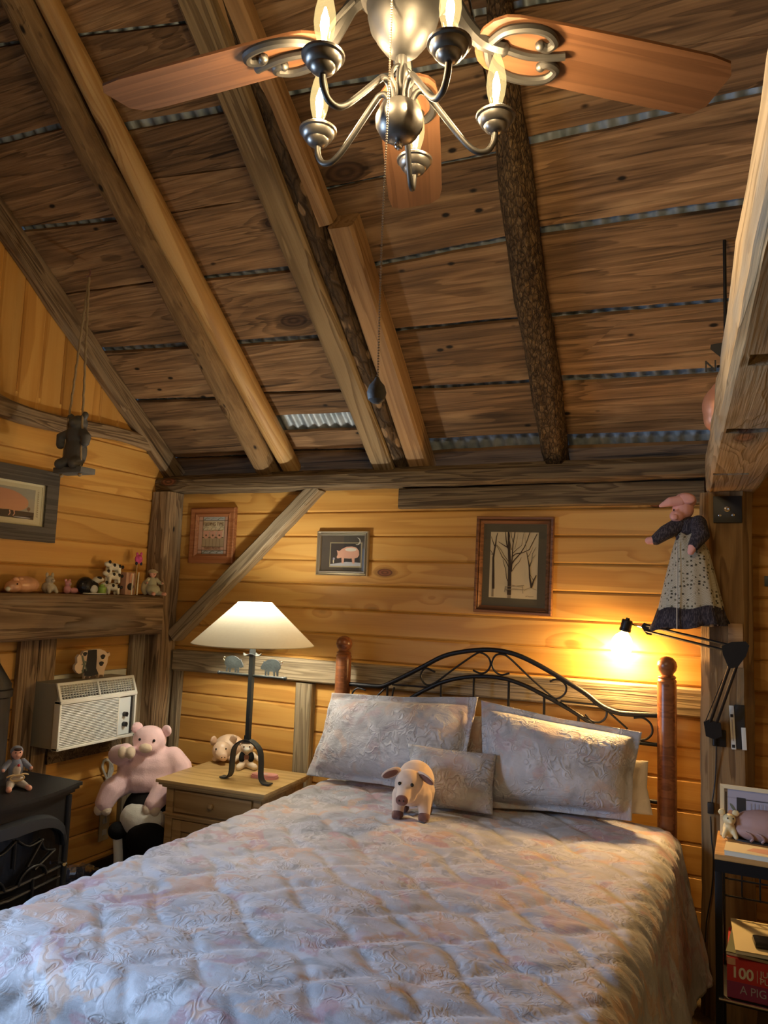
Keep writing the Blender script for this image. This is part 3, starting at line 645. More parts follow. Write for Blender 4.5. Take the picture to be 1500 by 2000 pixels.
mb.build('motor_ornament', CUPM, fan)
MB().lathe([(.064, .062), (.067, .045), (.0685, .032), (.0665, .028), (.0655, .012), (.060, -.010), (.053, -.020), (.051, -.025), (.046, -.033), (.034, -.050), (.020, -.061), (.012, -.066)], 36).build('switch_housing', PEWTER, fan)
MB().lathe([(.010, -.06), (.0105, -.075), (.0085, -.08), (.0085, -.15)], 14).build('stem', PEWTER, fan)
hub = MB().lathe([(.010, -.152), (.024, -.156), (.036, -.166), (.0435, -.184), (.0425, -.200), (.034, -.216), (.021, -.225), (.007, -.228)], 28).build('hub', CUPM, fan)
MB().ball((0, 0, -.236), .0085, 10).build('finial', CHROME, hub)
mb = MB()
for k in range(5):
    a = math.radians(72*k+20); c, s_ = math.cos(a), math.sin(a)
    pts = [(.008, -.085), (.018, -.095), (.022, -.112), (.012, -.128), (.010, -.145), (.020, -.158), (.026, -.148), (.022, -.138)]
    mb.tube(catmull([(r*c-.004*s_, r*s_+.004*c, z) for r, z in pts], 4), .0032, 6)
mb.build('stem_scrolls', PEWTER, fan)
blade0 = None
def blade_mesh():
    out = []; N = 8
    for k in range(N+1):                                           # rounded root
        a = math.pi/2+math.pi*k/N; out.append((.205+.062*math.cos(a), .062*math.sin(a)))
    out += [(.30, -.066), (.45, -.069), (.60, -.070), (.645, -.064), (.664, -.04), (.664, .04), (.645, .064), (.60, .070), (.45, .069), (.30, .066)]
    mb = MB(); n = len(out); tw = math.radians(-11)
    for z in (0, .006): mb.v += [Vector((x, y*math.cos(tw), z+y*math.sin(tw))) for x, y in out]
    mb.f = [tuple(range(n))[::-1], tuple(range(n, 2*n))]+[(i, (i+1) % n, n+(i+1) % n, n+i) for i in range(n)]; mb.m = [0]*len(mb.f)
    return mb
bl_me = br_me = None
for k in range(5):
    a = math.radians(-177.2+72*k)
    if bl_me is None:
        b = blade_mesh().build('blade', BLADE, fan, smooth=False, rot=(0, 0, a)); bl_me = b.data
        tw = math.radians(-11); mb = MB()
        T = lambda x, y, z=-.007: Vector((x, y*math.cos(tw), z+y*math.sin(tw)))
        loop = catmull([T(.165, .0), T(.185, .035), T(.225, .055), T(.27, .057), T(.305, .045), T(.315, .022), T(.295, .012), T(.282, .02)], 5)
        mb.tube(loop, [.009]*len(loop), 8, flat=1.0); mb.ball(T(.283, .021), .010, 8)
        loop2 = catmull([T(.165, .0), T(.185, -.035), T(.225, -.052), T(.262, -.052), T(.285, -.036), T(.278, -.02), T(.262, -.022)], 5)
        mb.tube(loop2, [.009]*len(loop2), 8); mb.ball(T(.262, -.022), .010, 8)
        mb.tube(catmull([T(.20, .0), T(.25, .004), T(.30, -.006), T(.318, -.012)], 4), .008, 8)
        mb.tube(catmull([(.085, 0, .075), (.105, .004, .06), (.125, .004, .03), (.15, 0, .002), (.175, 0, -.006), (.205, 0, -.007)], 4), [.014]*20+[.010], 8)
        mb.tube(catmull([(.095, .018, .06), (.125, .022, .03), (.155, .016, .0), (.18, .006, -.006)], 4), .006, 6)
        bb = mb.build('blade_bracket', PEWTER, b); br_me = bb.data
    else:
        b = link('blade', bl_me, None, fan, rot=(0, 0, a)); link('blade_bracket', br_me, None, b)
arm_me = cup_me = bul_me = None
for k in range(5):
    a = math.radians(-113.6+72*k+2)
    if arm_me is None:
        pts = [(.022, 0, -.158), (.024, 0, -.142), (.032, 0, -.129), (.044, 0, -.128), (.056, 0, -.140), (.105, 0, -.198), (.128, 0, -.222), (.146, 0, -.232), (.164, 0, -.228), (.175, 0, -.210), (.178, 0, -.188)]
        ar = MB().tube(catmull(pts, 5), .0058, 10).build('light_arm', PEWTER, fan, rot=(0, 0, a)); arm_me = ar.data
        cu = MB().lathe([(.006, -.192), (.012, -.190), (.020, -.184), (.0215, -.178), (.0265, -.176), (.031, -.168), (.032, -.164), (.036, -.162), (.0365, -.158), (.034, -.156), (.014, -.157), (.013, -.140), (.0115, -.139)], 24, c=(.178, 0, 0)).build('candle_cup', CUPM, ar); cup_me = cu.data
        mb = MB(); mb.mi = 0
        mb.lathe([(.008, -.140), (.012, -.132), (.0165, -.115), (.0185, -.098), (.0175, -.080), (.0135, -.060), (.0085, -.043), (.004, -.032), (.001, -.026)], 18, c=(.178, 0, 0))
        mb.mi = 1; mb.lathe([(.002, -.126), (.0055, -.118), (.0075, -.104), (.0065, -.090), (.0035, -.080), (.0015, -.072)], 8, c=(.178, 0, 0))
        bu = mb.build('candle_bulb', [CGLASS, CORE], ar); bul_me = bu.data
    else:
        ar = link('light_arm', arm_me, None, fan, rot=(0, 0, a)); link('candle_cup', cup_me, None, ar); link('candle_bulb', bul_me, None, ar)
# pull chain on the switch housing
ch = MB(); zt, zb = 2.688, 1.985; cx = .007
ch.tube([(cx, -.055, .031), (cx, -.064, .026), (cx, -.064, .01)], .002, 6)
n = 150
bmc = bmesh.new(); bmesh.ops.create_icosphere(bmc, subdivisions=1, radius=.0021); bmc.verts.index_update()
bv = [v.co.copy() for v in bmc.verts]; bf = [[v.index for v in f.verts] for f in bmc.faces]; bmc.free()
for i in range(n): z = .01-(zt-zb+.0)*i/n; ch.add([v+Vector((cx, -.064+.002*math.sin(i*.05), z)) for v in bv], bf)
chain = ch.build('pull_chain', BRASSY, fan)
MB().lathe([(.003, .022), (.006, .016), (.013, .008), (.0165, -.004), (.014, -.016), (.006, -.022)], 16, c=(cx, -.064, zb-FZ-.03)).build('pull_ball', BEAR, chain)
MB().cyl((cx, -.072, .032), (cx, -.060, .032), .006).build('chain_eyelet', CHROME, fan)

# ------------------------------------------------------------------ nightstand
NR = math.radians(4); NZ = .68
ns = root('nightstand', 'waxed pine nightstand with a panelled door beside the bed', 'nightstand', (-2.345, 3.30, 0), NR)
mb = MB(); mb.box((-.305, -.235, NZ-.016), (.305, .235, NZ), .004); mb.box((-.295, -.225, NZ-.028), (.295, .235, NZ-.016), .004); mb.box((-.282, -.212, NZ-.04), (.282, .235, NZ-.028), .003)
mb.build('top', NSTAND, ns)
mb = MB(); mb.box((-.265, -.185, .05), (.265, .235, NZ-.04)); mb.box((-.265, -.195, .0), (-.225, -.185, NZ-.04), .002); mb.box((.225, -.195, 0), (.265, -.185, NZ-.04), .002)
mb.box((-.265, -.20, NZ-.185), (.265, -.185, NZ-.165), .004); mb.box((-.275, -.205, NZ-.172), (.275, -.19, NZ-.160), .004); mb.box((-.27, -.20, .0), (.27, .235, .06), .004)
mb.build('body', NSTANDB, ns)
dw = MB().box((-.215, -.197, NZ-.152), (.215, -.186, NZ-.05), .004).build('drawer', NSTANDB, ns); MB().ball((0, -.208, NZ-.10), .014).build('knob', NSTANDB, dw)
for sx in (-1, 1):
    d = MB(); x0, x1 = (-.22, -.003) if sx < 0 else (.003, .22); z0, z1 = .07, NZ-.19
    d.box((x0, -.196, z0), (x0+.05, -.186, z1), .002); d.box((x1-.05, -.196, z0), (x1, -.186, z1), .002); d.box((x0+.05, -.196, z0), (x1-.05, -.186, z0+.05), .002); d.box((x0+.05, -.196, z1-.05), (x1-.05, -.186, z1), .002)
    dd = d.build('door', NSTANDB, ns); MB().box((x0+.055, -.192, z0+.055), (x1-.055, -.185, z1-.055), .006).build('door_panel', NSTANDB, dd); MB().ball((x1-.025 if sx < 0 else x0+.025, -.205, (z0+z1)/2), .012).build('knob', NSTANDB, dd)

# ------------------------------------------------------------------ table lamp with pig silhouettes
LY = 3.24; lp = qY(483, 1440, LY); LPX = lp.x+.004
tl = root('table_lamp', 'tall slate grey iron lamp with a cream parchment shade on the nightstand', 'lamp', (LPX, LY, NZ))
def L(px, py): v = qY(px, py, LY); return (v.x-LPX, v.z-NZ)
zs0 = L(494, 1258)[1]; zs1 = L(494, 1176)[1]
mb = MB(); ar = [(-.145, 0, .004), (-.105, 0, .006), (-.085, 0, .035), (-.082, 0, .10), (-.072, 0, .155), (-.035, 0, .188), (0, 0, .197)]
ar = ar+[(-x, y, z) for x, y, z in ar[::-1][1:]]
vs, fs = [], []; P = catmull(ar, 5)
for p in P:
    for (yy, o_) in ((-.02, 0), (.02, 0), (.02, .006), (-.02, .006)):
        i = P.index(p); t = (P[min(i+1, len(P)-1)]-P[max(i-1, 0)]).normalized(); nn = Vector((-t.z, 0, t.x)); vs.append(p+nn*o_+Vector((0, yy, 0)))
for i in range(len(P)-1):
    for k in range(4): fs.append((4*i+k, 4*i+(k+1) % 4, 4*i+4+(k+1) % 4, 4*i+4+k))
fs += [(0, 1, 2, 3), tuple(len(vs)-4+k for k in range(4))]
mb.add(vs, fs); mb.build('arched_foot', WIRON, tl, sharp=50)
MB().box((-.0115, -.0115, .198), (.0115, .0115, zs0+.10), .002).build('pole', WIRON, tl)
zc = L(489, 1319)[1]
xb = MB().cyl((-.195, 0, zc), (.195, 0, zc), .0065); xb.ball((-.198, 0, zc), .010); xb.ball((.198, 0, zc), .010)
xb = xb.build('cross_bar', WIRON, tl)
def pig_outline(l=.10, h=.075):
    # walking pig, facing +x, feet at z=0
    pts = [(-.48, .50), (-.47, .72), (-.38, .90), (-.20, 1.0), (.02, 1.0), (.20, .92), (.32, .80), (.36, .86), (.40, .74), (.46, .62), (.52, .46), (.52, .36), (.45, .36), (.42, .30), (.36, .34), (.30, .34), (.29, .0), (.23, .0), (.21, .28), (.18, .28), (.15, .02), (.09, .02), (.07, .27), (-.12, .26), (-.15, .0), (-.22, .0), (-.21, .26), (-.27, .27), (-.32, .03), (-.39, .03), (-.38, .34)]
    return [(x*l, z*h) for x, z in pts]
for sx in (-1, 1):
    o_ = [((-x if sx > 0 else x)+sx*.112, z+zc+.006) for x, z in pig_outline(.115, .082)]
    pg = MB().prism(o_, .004).build('pig_silhouette', PIGIRON, xb, smooth=False)
    MB().tube(catmull([(sx*.166, .002, zc+.062), (sx*.174, .002, zc+.068), (sx*.176, .002, zc+.078), (sx*.169, .002, zc+.080), (sx*.167, .002, zc+.073)], 4), .0022, 6).build('pig_tail', CHROME, pg)
mb = MB(); zd = L(493, 1280)[1]; vs, fs = [], []; N = 32
for r, dz in ((.0, 0), (.030, .002), (.045, .006)):
    for k in range(N): a = 2*math.pi*k/N; vs.append((r*math.cos(a), r*math.sin(a), zd+dz+(.006*math.sin(a*4) if r > .04 else 0)))
for i in range(2):
    for k in range(N): fs.append((i*N+k, i*N+(k+1) % N, (i+1)*N+(k+1) % N, (i+1)*N+k))
mb.add(vs, fs); dp = mb.build('drip_dish', WIRON, tl); md = dp.modifiers.new('s', 'SOLIDIFY'); md.thickness = .002
rs0 = abs(L(592, 1258)[0]-L(395, 1250)[0])/2; rs1 = abs(L(528, 1176)[0]-L(472, 1176)[0])/2
sh = MB().lathe([(rs0, zs0), (rs0*.985, zs0+.006), (rs1*1.02, zs1-.004), (rs1, zs1)], 48, cap=False).build('lamp_shade', SHADE, tl, sharp=80)
MB().tube([(rs0*math.cos(2*math.pi*k/48), rs0*math.sin(2*math.pi*k/48), zs0) for k in range(48)], .0022, 6, closed=True).build('shade_trim', plain('shade_trim', (.52, .47, .32), .8), sh)
hp = MB(); hz = zs1-.02
hp.tube(catmull([(.02, 0, zs0+.09), (.05, 0, zs0+.14), (.045, 0, hz-.02), (0, 0, hz), (-.045, 0, hz-.02), (-.05, 0, zs0+.14), (-.02, 0, zs0+.09)], 5), .002, 6)
for k in range(3): a = 2*math.pi*k/3+.4; hp.tube([(0, 0, hz), (rs1*math.cos(a), rs1*math.sin(a), zs1-.004)], .0016, 5)
hp.build('shade_harp', BRASSY, tl)
MB().lathe([(.013, zs0+.06), (.018, zs0+.075), (.018, zs0+.115), (.014, zs0+.12)], 16).build('lamp_socket', BRASSY, tl)
MB().lathe([(.012, zs0+.118), (.014, zs0+.125), (.026, zs0+.15), (.029, zs0+.168), (.025, zs0+.186), (.012, zs0+.197), (.002, zs0+.199)], 18).build('lamp_bulb', LBULB, tl)

# ------------------------------------------------------------------ swing-arm lamp on the right post
PYF = 3.50
E0 = qY(1440, 1270, 3.28); H0 = qY(1224, 1218, 3.605); J0 = qY(1258, 1226, 3.57); M0 = qY(1402, 1440, PYF-.01); K0 = qY(1384, 1420, 3.44)
sw = root('swing_arm_lamp', 'black swing arm lamp with a bare glowing bulb fixed to the right post', 'lamp', tuple(M0))
W = lambda: MB()
mb = W(); mb.box(M0+Vector((-.02, -.012, -.035)), M0+Vector((.03, .01, .03)), .003); mb.cyl(M0+Vector((-.012, -.02, -.03)), M0+Vector((-.012, -.02, .03)), .008)
mb.build('mount_bracket', IRON, sw, world=True)
def two(a, b, g, r=.0055, dz=Vector((0, 0, 1))): return W().tube([a+dz*g, b+dz*g], r, 8).tube([a-dz*g, b-dz*g], r, 8)
lw = two(K0+Vector((.015, 0, .01)), E0+Vector((-.005, 0, -.03)), .012, .006, Vector((1, 0, 0))); lw.tube([K0+Vector((-.012, 0, .02)), K0.lerp(E0, .62)+Vector((-.014, 0, 0))], .002, 6)
lw.build('lower_arm', IRON, sw, world=True)
up = two(E0, J0, .012, .0055); up.build('upper_arm', IRON, sw, world=True)
def plate_quad(c, pts, d, name):
    M = Matrix.Translation(c); return W().prism([(x, z) for x, z in pts], d, M).build(name, IRON, sw, smooth=False, world=True)
plate_quad(E0+Vector((0, -.012, 0)), [(-.055, .012), (-.02, .03), (.03, .035), (.042, .02), (.03, -.02), (.0, -.065), (-.03, -.07), (-.05, -.02)], .024, 'elbow_plate')
plate_quad(K0+Vector((0, -.012, 0)), [(-.018, .02), (.0, .03), (.045, .02), (.05, -.03), (.02, -.045), (-.01, -.035)], .024, 'base_plate')
plate_quad(J0+Vector((0, -.01, 0)), [(-.012, .005), (.0, .022), (.03, .012), (.032, -.03), (.012, -.028), (.0, -.012)], .02, 'head_joint')
W().tube([J0, H0+Vector((.02, 0, 0))], .004, 6).build('head_neck', CHROME, sw, world=True)
hd = Euler((math.radians(6), math.radians(14), 0)).to_matrix().to_4x4()
W().lathe([(.008, .026), (.009, .018), (.022, .016), (.024, .012), (.024, -.022), (.026, -.024), (.026, -.034), (.02, -.034)], 18, c=H0, M=hd).build('lamp_socket', IRON, sw, world=True)
mb = W(); mb.lathe([(.014, -.034), (.018, -.044), (.034, -.060), (.044, -.080), (.0475, -.100), (.0465, -.112)], 20, c=H0, M=hd, cap=False); mb.mi = 1
mb.lathe([(.0465, -.112), (.044, -.122), (.033, -.139), (.014, -.148), (.001, -.1495)], 20, c=H0, M=hd, cap=False); mb.build('lamp_bulb', [SBULB, SBULB2], sw, world=True)
ct = W(); cp = catmull([M0+Vector((-.005, -.02, .03)), M0+Vector((-.006, -.012, -.06)), qY(1397, 1520, PYF-.01), qY(1392, 1560, PYF-.012), qY(1388, 1580, PYF-.012)], 5); ct.tube(cp, .0028, 6)
cp = catmull([qY(1388, 1595, PYF-.012), qY(1390, 1640, PYF-.012), qY(1394, 1680, PYF-.015), qY(1390, 1740, PYF-.02), qY(1380, 1800, PYF-.02), qY(1378, 1840, PYF-.02)], 5); ct.tube(cp, .003, 6)
cd_ = ct.build('lamp_cord', BLK, sw, world=True)
s0 = qY(1388, 1578, PYF-.014); W().box(s0+Vector((-.012, -.010, -.022)), s0+Vector((.012, .010, .022)), .004).build('cord_switch', BLK, cd_, world=False, origin=sw.location)

# ------------------------------------------------------------------ bed
BX, BZ = -1.11, .695
bed = root('bed', 'double bed with turned wooden posts and a black scrolled iron headboard', 'bed', (BX, 2.5, 0))
post_prof = [(.036, 0), (.036, .06), (.040, .08), (.040, 1.275), (.038, 1.285), (.041, 1.292), (.038, 1.299), (.034, 1.303), (.039, 1.309), (.034, 1.315), (.026, 1.320)]
fin_prof = [(.026, 1.320), (.028, 1.326), (.038, 1.338), (.0425, 1.357), (.038, 1.376), (.026, 1.390), (.010, 1.397), (.001, 1.398)]
HBY = 3.56
for px_ in (669.5, 1302.5):
    q = qY(px_, 1330, HBY); po = MB().lathe(post_prof, 28).build('bedpost', CHERRY, bed, loc=(q.x-BX, HBY-2.5, 0))
    MB().lathe(fin_prof, 24).build('finial', CHERRY, po)
def H(pts): return [qY(x, y, HBY) for x, y in pts]
mb = MB()
top = H([(684, 1336), (720, 1339), (746, 1340), (768, 1331), (797, 1317), (826, 1302), (868, 1281), (910, 1272), (950, 1269), (982, 1272), (1012, 1280), (1050, 1298), (1095, 1324), (1143, 1354), (1172, 1377), (1197, 1389), (1222, 1394), (1286, 1397)])
mb.tube(catmull(top, 5), .0115, 10); mb.build('top_rail', IRON, bed, world=True)
mb = MB(); arc = H([(716, 1440), (760, 1393), (808, 1360), (840, 1343), (866, 1332), (900, 1324), (940, 1321), (983, 1325), (1023, 1338), (1063, 1358), (1103, 1380), (1143, 1405), (1180, 1432), (1200, 1450)])
mb.tube(catmull(arc, 4), .010, 10); mb.build('inner_arch', IRON, bed, world=True)
zr1, zr2 = qY(1287, 1455, HBY).z, qY(1287, 1567, HBY).z; xl, xr = qY(684, 1336, HBY).x, qY(1287, 1397, HBY).x
for z in (zr1, zr2): MB().cyl((xl, HBY, z), (xr, HBY, z), .009, n=10).build('cross_rail', IRON, bed, world=True)
for px_, py in ((757, 1338), (862, 1334), (926, 1322), (994, 1329), (1063, 1358), (1130, 1396)):
    q = qY(px_, py, HBY); MB().cyl(q, (q.x, HBY, zr1), .006, n=8).build('spindle', IRON, bed, world=True)
scr = [[(850, 1313), (832, 1305), (822, 1316), (826, 1331), (836, 1338), (852, 1332), (890, 1304), (928, 1278), (940, 1275), (954, 1284), (958, 1299), (950, 1312), (938, 1315), (924, 1309)],
       [(995, 1315), (978, 1318), (965, 1309), (961, 1294), (968, 1280), (981, 1278), (996, 1286), (1037, 1325), (1077, 1359), (1090, 1364), (1103, 1355), (1106, 1341), (1097, 1330), (1085, 1327), (1074, 1331)],
       [(1143, 1395), (1154, 1407), (1170, 1411), (1182, 1403), (1185, 1389), (1176, 1378)], [(1238, 1402), (1256, 1402), (1271, 1414), (1274, 1431), (1264, 1443), (1250, 1446)],
       [(714, 1348), (700, 1344), (690, 1351), (686, 1366), (692, 1385), (706, 1392)], [(800, 1395), (790, 1400), (776, 1394), (768, 1380), (766, 1362), (770, 1342)]]
for s_ in scr: MB().tube(catmull(H(s_), 5), .0048, 8).build('scroll', IRON, bed, world=True)
for a, b in (((766, 1337), (848, 1343)), ((1095, 1369), (1172, 1377)), ((754, 1342), (730, 1366)), ((1187, 1389), (1226, 1424))): MB().tube(H([a, b]), .0048, 8).build('scroll_brace', IRON, bed, world=True)
MB().box((-.775, -1.02, .38), (.775, .98, .665), .05).build('mattress', WHITECL, bed); MB().box((-.765, -1.02, .17), (.765, .98, .38), .02).build('box_spring', WHITECL, bed)
mb = MB(); mb.box((-.77, -1.04, .12), (-.74, 1.03, .17)); mb.box((.74, -1.04, .12), (.77, 1.03, .17)); mb.box((-.74, -1.04, .12), (.74, -1.01, .17))
mb.build('bed_frame', IRON, bed)
for x in (-.755, .755): MB().cyl((x, -1.0, 0), (x, -1.0, .125), .018).build('leg', IRON, bed)

# quilt: puffed ogee stitching, rounded over the mattress edges and hanging at the sides
def quilt_h(x, y):
    b, lam = .235, .62; c_ = math.cos(2*math.pi*x/lam+.6*mnoise.noise(Vector((x*2, y*2, 1))))*b/2
    yy = y+.022*mnoise.noise(Vector((x*4, y*4, 5)))
    d = 9
    for s_ in (1, -1):
        f = ((yy-s_*c_)/b) % 1.0; d = min(d, min(f, 1-f)*b)
    h = .006*(1-math.exp(-(d/.028)**2)) - .0032*math.exp(-(d/.006)**2)
    h += .0055*mnoise.noise(Vector((x*7, y*24, 0)))+.003*mnoise.noise(Vector((x*16, y*40, 3)))+.012*mnoise.noise(Vector((x*2.2, y*2.2, 8)))
    return h
def bend(s, flat, r, flare):
    # arc length -> (sideways, drop, angle)
    a = abs(s); sg = 1 if s >= 0 else -1
    if a <= flat: return s, 0.0, 0.0
    q = a-flat; lim = r*math.pi/2
    if q <= lim: t = q/r; return sg*(flat+r*math.sin(t)), r*(1-math.cos(t)), sg*t
    q -= lim; return sg*(flat+r+q*flare), r+q*math.sqrt(1-flare*flare), sg*math.pi/2
NU, NV = 230, 230; FL, RR = .765, .09; U = FL+RR*math.pi/2+.44; Y1, Y0 = 3.50, 1.52; Vt = Y1-Y0+RR*math.pi/2+.35
vs, fs = [], []
for j in range(NV+1):
    v = Vt*j/NV; sv = v-(Y1-Y0) if v > (Y1-Y0) else 0
    dy, dzv, av = bend(sv+0.0, 0.0, RR, .03) if sv > 0 else (0, 0, 0); y = (Y1-v) if sv == 0 else Y0-dy
    for i in range(NU+1):
        u = -U+2*U*i/NU; x, dzu, au = bend(u, FL, RR, (.12+.08*(1-v/Vt)) if u > 0 else .01)
        hem = 1.0+.0*u; h = quilt_h(u, y if sv == 0 else Y0-sv)
        dz = math.hypot(dzu, dzv) if dzv > 0 else dzu
        fold = 0.0
        if dzu > RR: fold = (dzu-RR)*(.055 if u > 0 else .02)*math.sin(v*11+2*mnoise.noise(Vector((v*2, 0, 0))))
        sag = .018*math.cos(min(1, abs(u)/FL)*math.pi/2)
        n = Vector((math.sin(au), -math.sin(av), math.cos(au)*math.cos(av)))
        vs.append(Vector((BX+x, y, BZ+sag-dz))+n*h+Vector((fold*(1 if u > 0 else -1), 0, 0)))
for j in range(NV):
    for i in range(NU): a = j*(NU+1)+i; fs.append((a, a+1, a+NU+2, a+NU+1))
qo = MB().add(vs, fs).build('quilt', QUILT, sharp=180); md = qo.modifiers.new('s', 'SOLIDIFY'); md.thickness = .008; md.offset = -1
tag(qo, 'lavender grey damask quilt with peach and mauve patches covering the bed', 'quilt')
QT = BZ+.030                                                       # resting height on the quilt

def pillow(name, cs, T, mat, label, cat, fl=.0, group=None, res=44, wr=.006, seed=0, puff=2.4):
    BL, BR, TR_, TL = [Vector(c) for c in cs]; cen = (BL+BR+TR_+TL)/4
    nx = ((BR-BL)+(TR_-TL)).normalized(); ny = ((TL-BL)+(TR_-BR)).normalized(); nz = nx.cross(ny).normalized()
    W_ = ((BR-BL).length+(TR_-TL).length)/2; H_ = ((TL-BL).length+(TR_-BR).length)/2
    fx, fy = (fl/W_*2, fl/H_*2) if fl else (0, 0); vs, fs = [], []
    def P(u, v, s):
        a, b = (u+1)/2, (v+1)/2
        p = BL*(1-a)*(1-b)+BR*a*(1-b)+TR_*a*b+TL*(1-a)*b
        iu, iv = min(1, abs(u)/(1-fx)), min(1, abs(v)/(1-fy))
        h = T/2*((1-iu**puff)*(1-iv**puff))**.5 if True else 0
        edge = max(iu, iv); pull = .035*(1-edge)
        w = mnoise.noise(Vector((a*W_*11+seed, b*H_*11, s)))*wr*(0.4+h/T*1.2)+mnoise.noise(Vector((a*W_*24+seed, b*H_*24, s)))*wr*.5
        corner = (abs(u)*abs(v))**6
        p = p-(p-cen)*(.05*(1-abs(u))*abs(v)**4+.05*(1-abs(v))*abs(u)**4)
        seam_ = 0
        if fl and (abs(iu-1) < .02 or abs(iv-1) < .02): seam_ = -.003
        wob = (.008*mnoise.noise(Vector((u*4+seed, v*4, 7)))) if fl and (iu >= 1 or iv >= 1) else 0
        return p+nz*(s*(h+.004+w*(1 if h > .002 else .3)+seam_)+wob)
    for s in (1, -1):
        b0 = len(vs)
        for j in range(res+1):
            for i in range(res+1): vs.append(P(-1+2*i/res, -1+2*j/res, s))
        for j in range(res):
            for i in range(res):
                a = b0+j*(res+1)+i; q = (a, a+1, a+res+2, a+res+1); fs.append(q if s > 0 else q[::-1])
    n1 = (res+1)**2; rim = [i for i in range(res+1)]+[(j+1)*(res+1)-1 for j in range(1, res+1)]+[res*(res+1)+i for i in range(res-1, -1, -1)]+[j*(res+1) for j in range(res-1, 0, -1)]
    for k in range(len(rim)): a, b = rim[k], rim[(k+1) % len(rim)]; fs.append((b, a, a+n1, b+n1))
    o = MB().add(vs, fs).build(name, mat, sharp=180, origin=cen); return tag(o, label, cat, group)
shl = [qY(598, 1514, 3.40), qY(908, 1562, 3.27), qY(934, 1361, 3.44), qY(648, 1353, 3.44)]
shr = [qY(930, 1576, 3.30), qY(1234, 1604, 3.38), qY(1254, 1430, 3.44), qY(940, 1368, 3.42)]
def insert_face(cs, k): c = sum((Vector(x) for x in cs), Vector())/4; return c
pillow('pillow_sham', shl, .20, SHAM, 'damask pillow sham on the left, nearer the table lamp', 'pillow', .035, 'damask pillow shams', seed=1, res=60)
pillow('pillow_sham', shr, .23, SHAM, 'damask pillow sham on the right, under the swing arm lamp', 'pillow', .03, 'damask pillow shams', seed=2, res=60)
pillow('throw_cushion', [qY(806, 1574, 3.15), qY(962, 1591, 3.15), qY(969, 1474, 3.27), qY(797, 1453, 3.27)], .10, CUSH, 'small square damask cushion in front of the two shams', 'cushion', 0, seed=3)
pillow('pillow', [qY(838, 1530, 3.51), qY(1030, 1530, 3.51), qY(1030, 1400, 3.525), qY(838, 1392, 3.525)], .03, SHAM, 'damask pillow showing in the gap behind the two shams', 'pillow', 0, seed=4)
pillow('sleeping_pillow', [qY(1000, 1572, 3.50), qY(1275, 1592, 3.51), qY(1266, 1486, 3.52), qY(1000, 1470, 3.52)], .04, WHITECL, 'white sleeping pillow sticking out from behind the right sham', 'pillow', 0, seed=5, wr=.012)

# ------------------------------------------------------------------ toy pig standing on the bed
def eyes(parent, pts, r, mat=None, name='eye'):
    for p in pts: MB().ball(p, r, 8).build(name, mat or EYEM, parent)
q = qZ(803, 1597, QT-.004); tp = root('toy_pig', 'standing suede toy pig on the quilt before the small cushion', 'toy pig', tuple(q), math.radians(14))
bd = blob('body', [('e', (.006, .045, .135), (.080, .090, .084)), ('e', (.0, -.005, .118), (.072, .07, .072)), ('e', (-.008, -.055, .145), (.056, .056, .058)), ('l', [(-.012, -.085, .128), (-.015, -.132, .108)], [.040, .027]), ('e', (-.010, -.085, .105), (.042, .04, .030)),
    ('l', [(-.048, -.005, .09), (-.052, -.015, .05), (-.052, -.018, .022)], [.034, .027, .024]), ('l', [(.052, -.005, .09), (.056, -.015, .05), (.056, -.018, .022)], [.034, .027, .024]),
    ('l', [(-.042, .085, .09), (-.046, .09, .05), (-.046, .088, .022)], [.036, .026, .022]), ('l', [(.05, .085, .09), (.052, .09, .05), (.052, .088, .022)], [.036, .026, .022])], FLESH, tp, .005, 5)
for x, y in ((-.052, -.020), (.056, -.020), (-.046, .086), (.052, .086)):
    blob('hoof', [('e', (x, y-.006, .016), (.025, .028, .022)), ('e', (x-.010, y-.018, .011), (.013, .016, .012)), ('e', (x+.010, y-.018, .011), (.013, .016, .012))], HOOF, tp, .004, 2)
sn = blob('snout', [('e', (-.0155, -.152, .104), (.026, .012, .022), (.15, 0, 0))], SUEDE, tp, .003, 2); eyes(sn, [(-.024, -.1645, .105), (-.007, -.1645, .105)], .0032, name='nostril')
eyes(tp, [(-.034, -.106, .156), (.016, -.106, .154)], .0075)
for s_, rot, c in ((-1, (.5, -.35, .35), (-.080, -.045, .180)), (1, (.6, .45, -.3), (.062, -.052, .172))):
    e = blob('ear', [('e', c, (.044, .010, .024), rot)], FLESH, tp, .003, 2); blob('ear_lining', [('e', (c[0]+.002*s_, c[1]-.007, c[2]-.003), (.036, .006, .018), rot)], SUEDE, e, .0025, 1)
MB().tube(catmull([(0, .13, .16), (.01, .142, .175), (.022, .138, .185), (.014, .13, .19)], 4), .005, 6).build('tail', FLESH, tp)

# ------------------------------------------------------------------ on the nightstand
def on_ns(px, py): return qZ(px, py, NZ)
q = on_ns(424, 1488); cp_ = root('pig_bank', 'pale ceramic smiling pig lying on the nightstand behind the lamp foot', 'pig figurine', (q.x, q.y+.05, NZ), math.radians(36))
blob('body', [('e', (.03, .03, .068), (.085, .075, .066)), ('e', (-.01, -.055, .062), (.05, .045, .052)), ('l', [(-.01, -.09, .055), (.002, -.118, .045)], [.033, .024]), ('e', (-.03, -.03, .014), (.03, .03, .014)), ('e', (.05, -.03, .014), (.03, .03, .014))], PIGC, cp_, .005, 5)
s_ = MB().ball((.003, -.140, .043), (.022, .009, .019), 14).build('snout', plain('snout_tan', (.55, .36, .24), .4), cp_); eyes(s_, [(-.005, -.148, .045), (.011, -.148, .045)], .0035, name='nostril')
eyes(cp_, [(-.038, -.094, .078), (.014, -.097, .080)], .005)
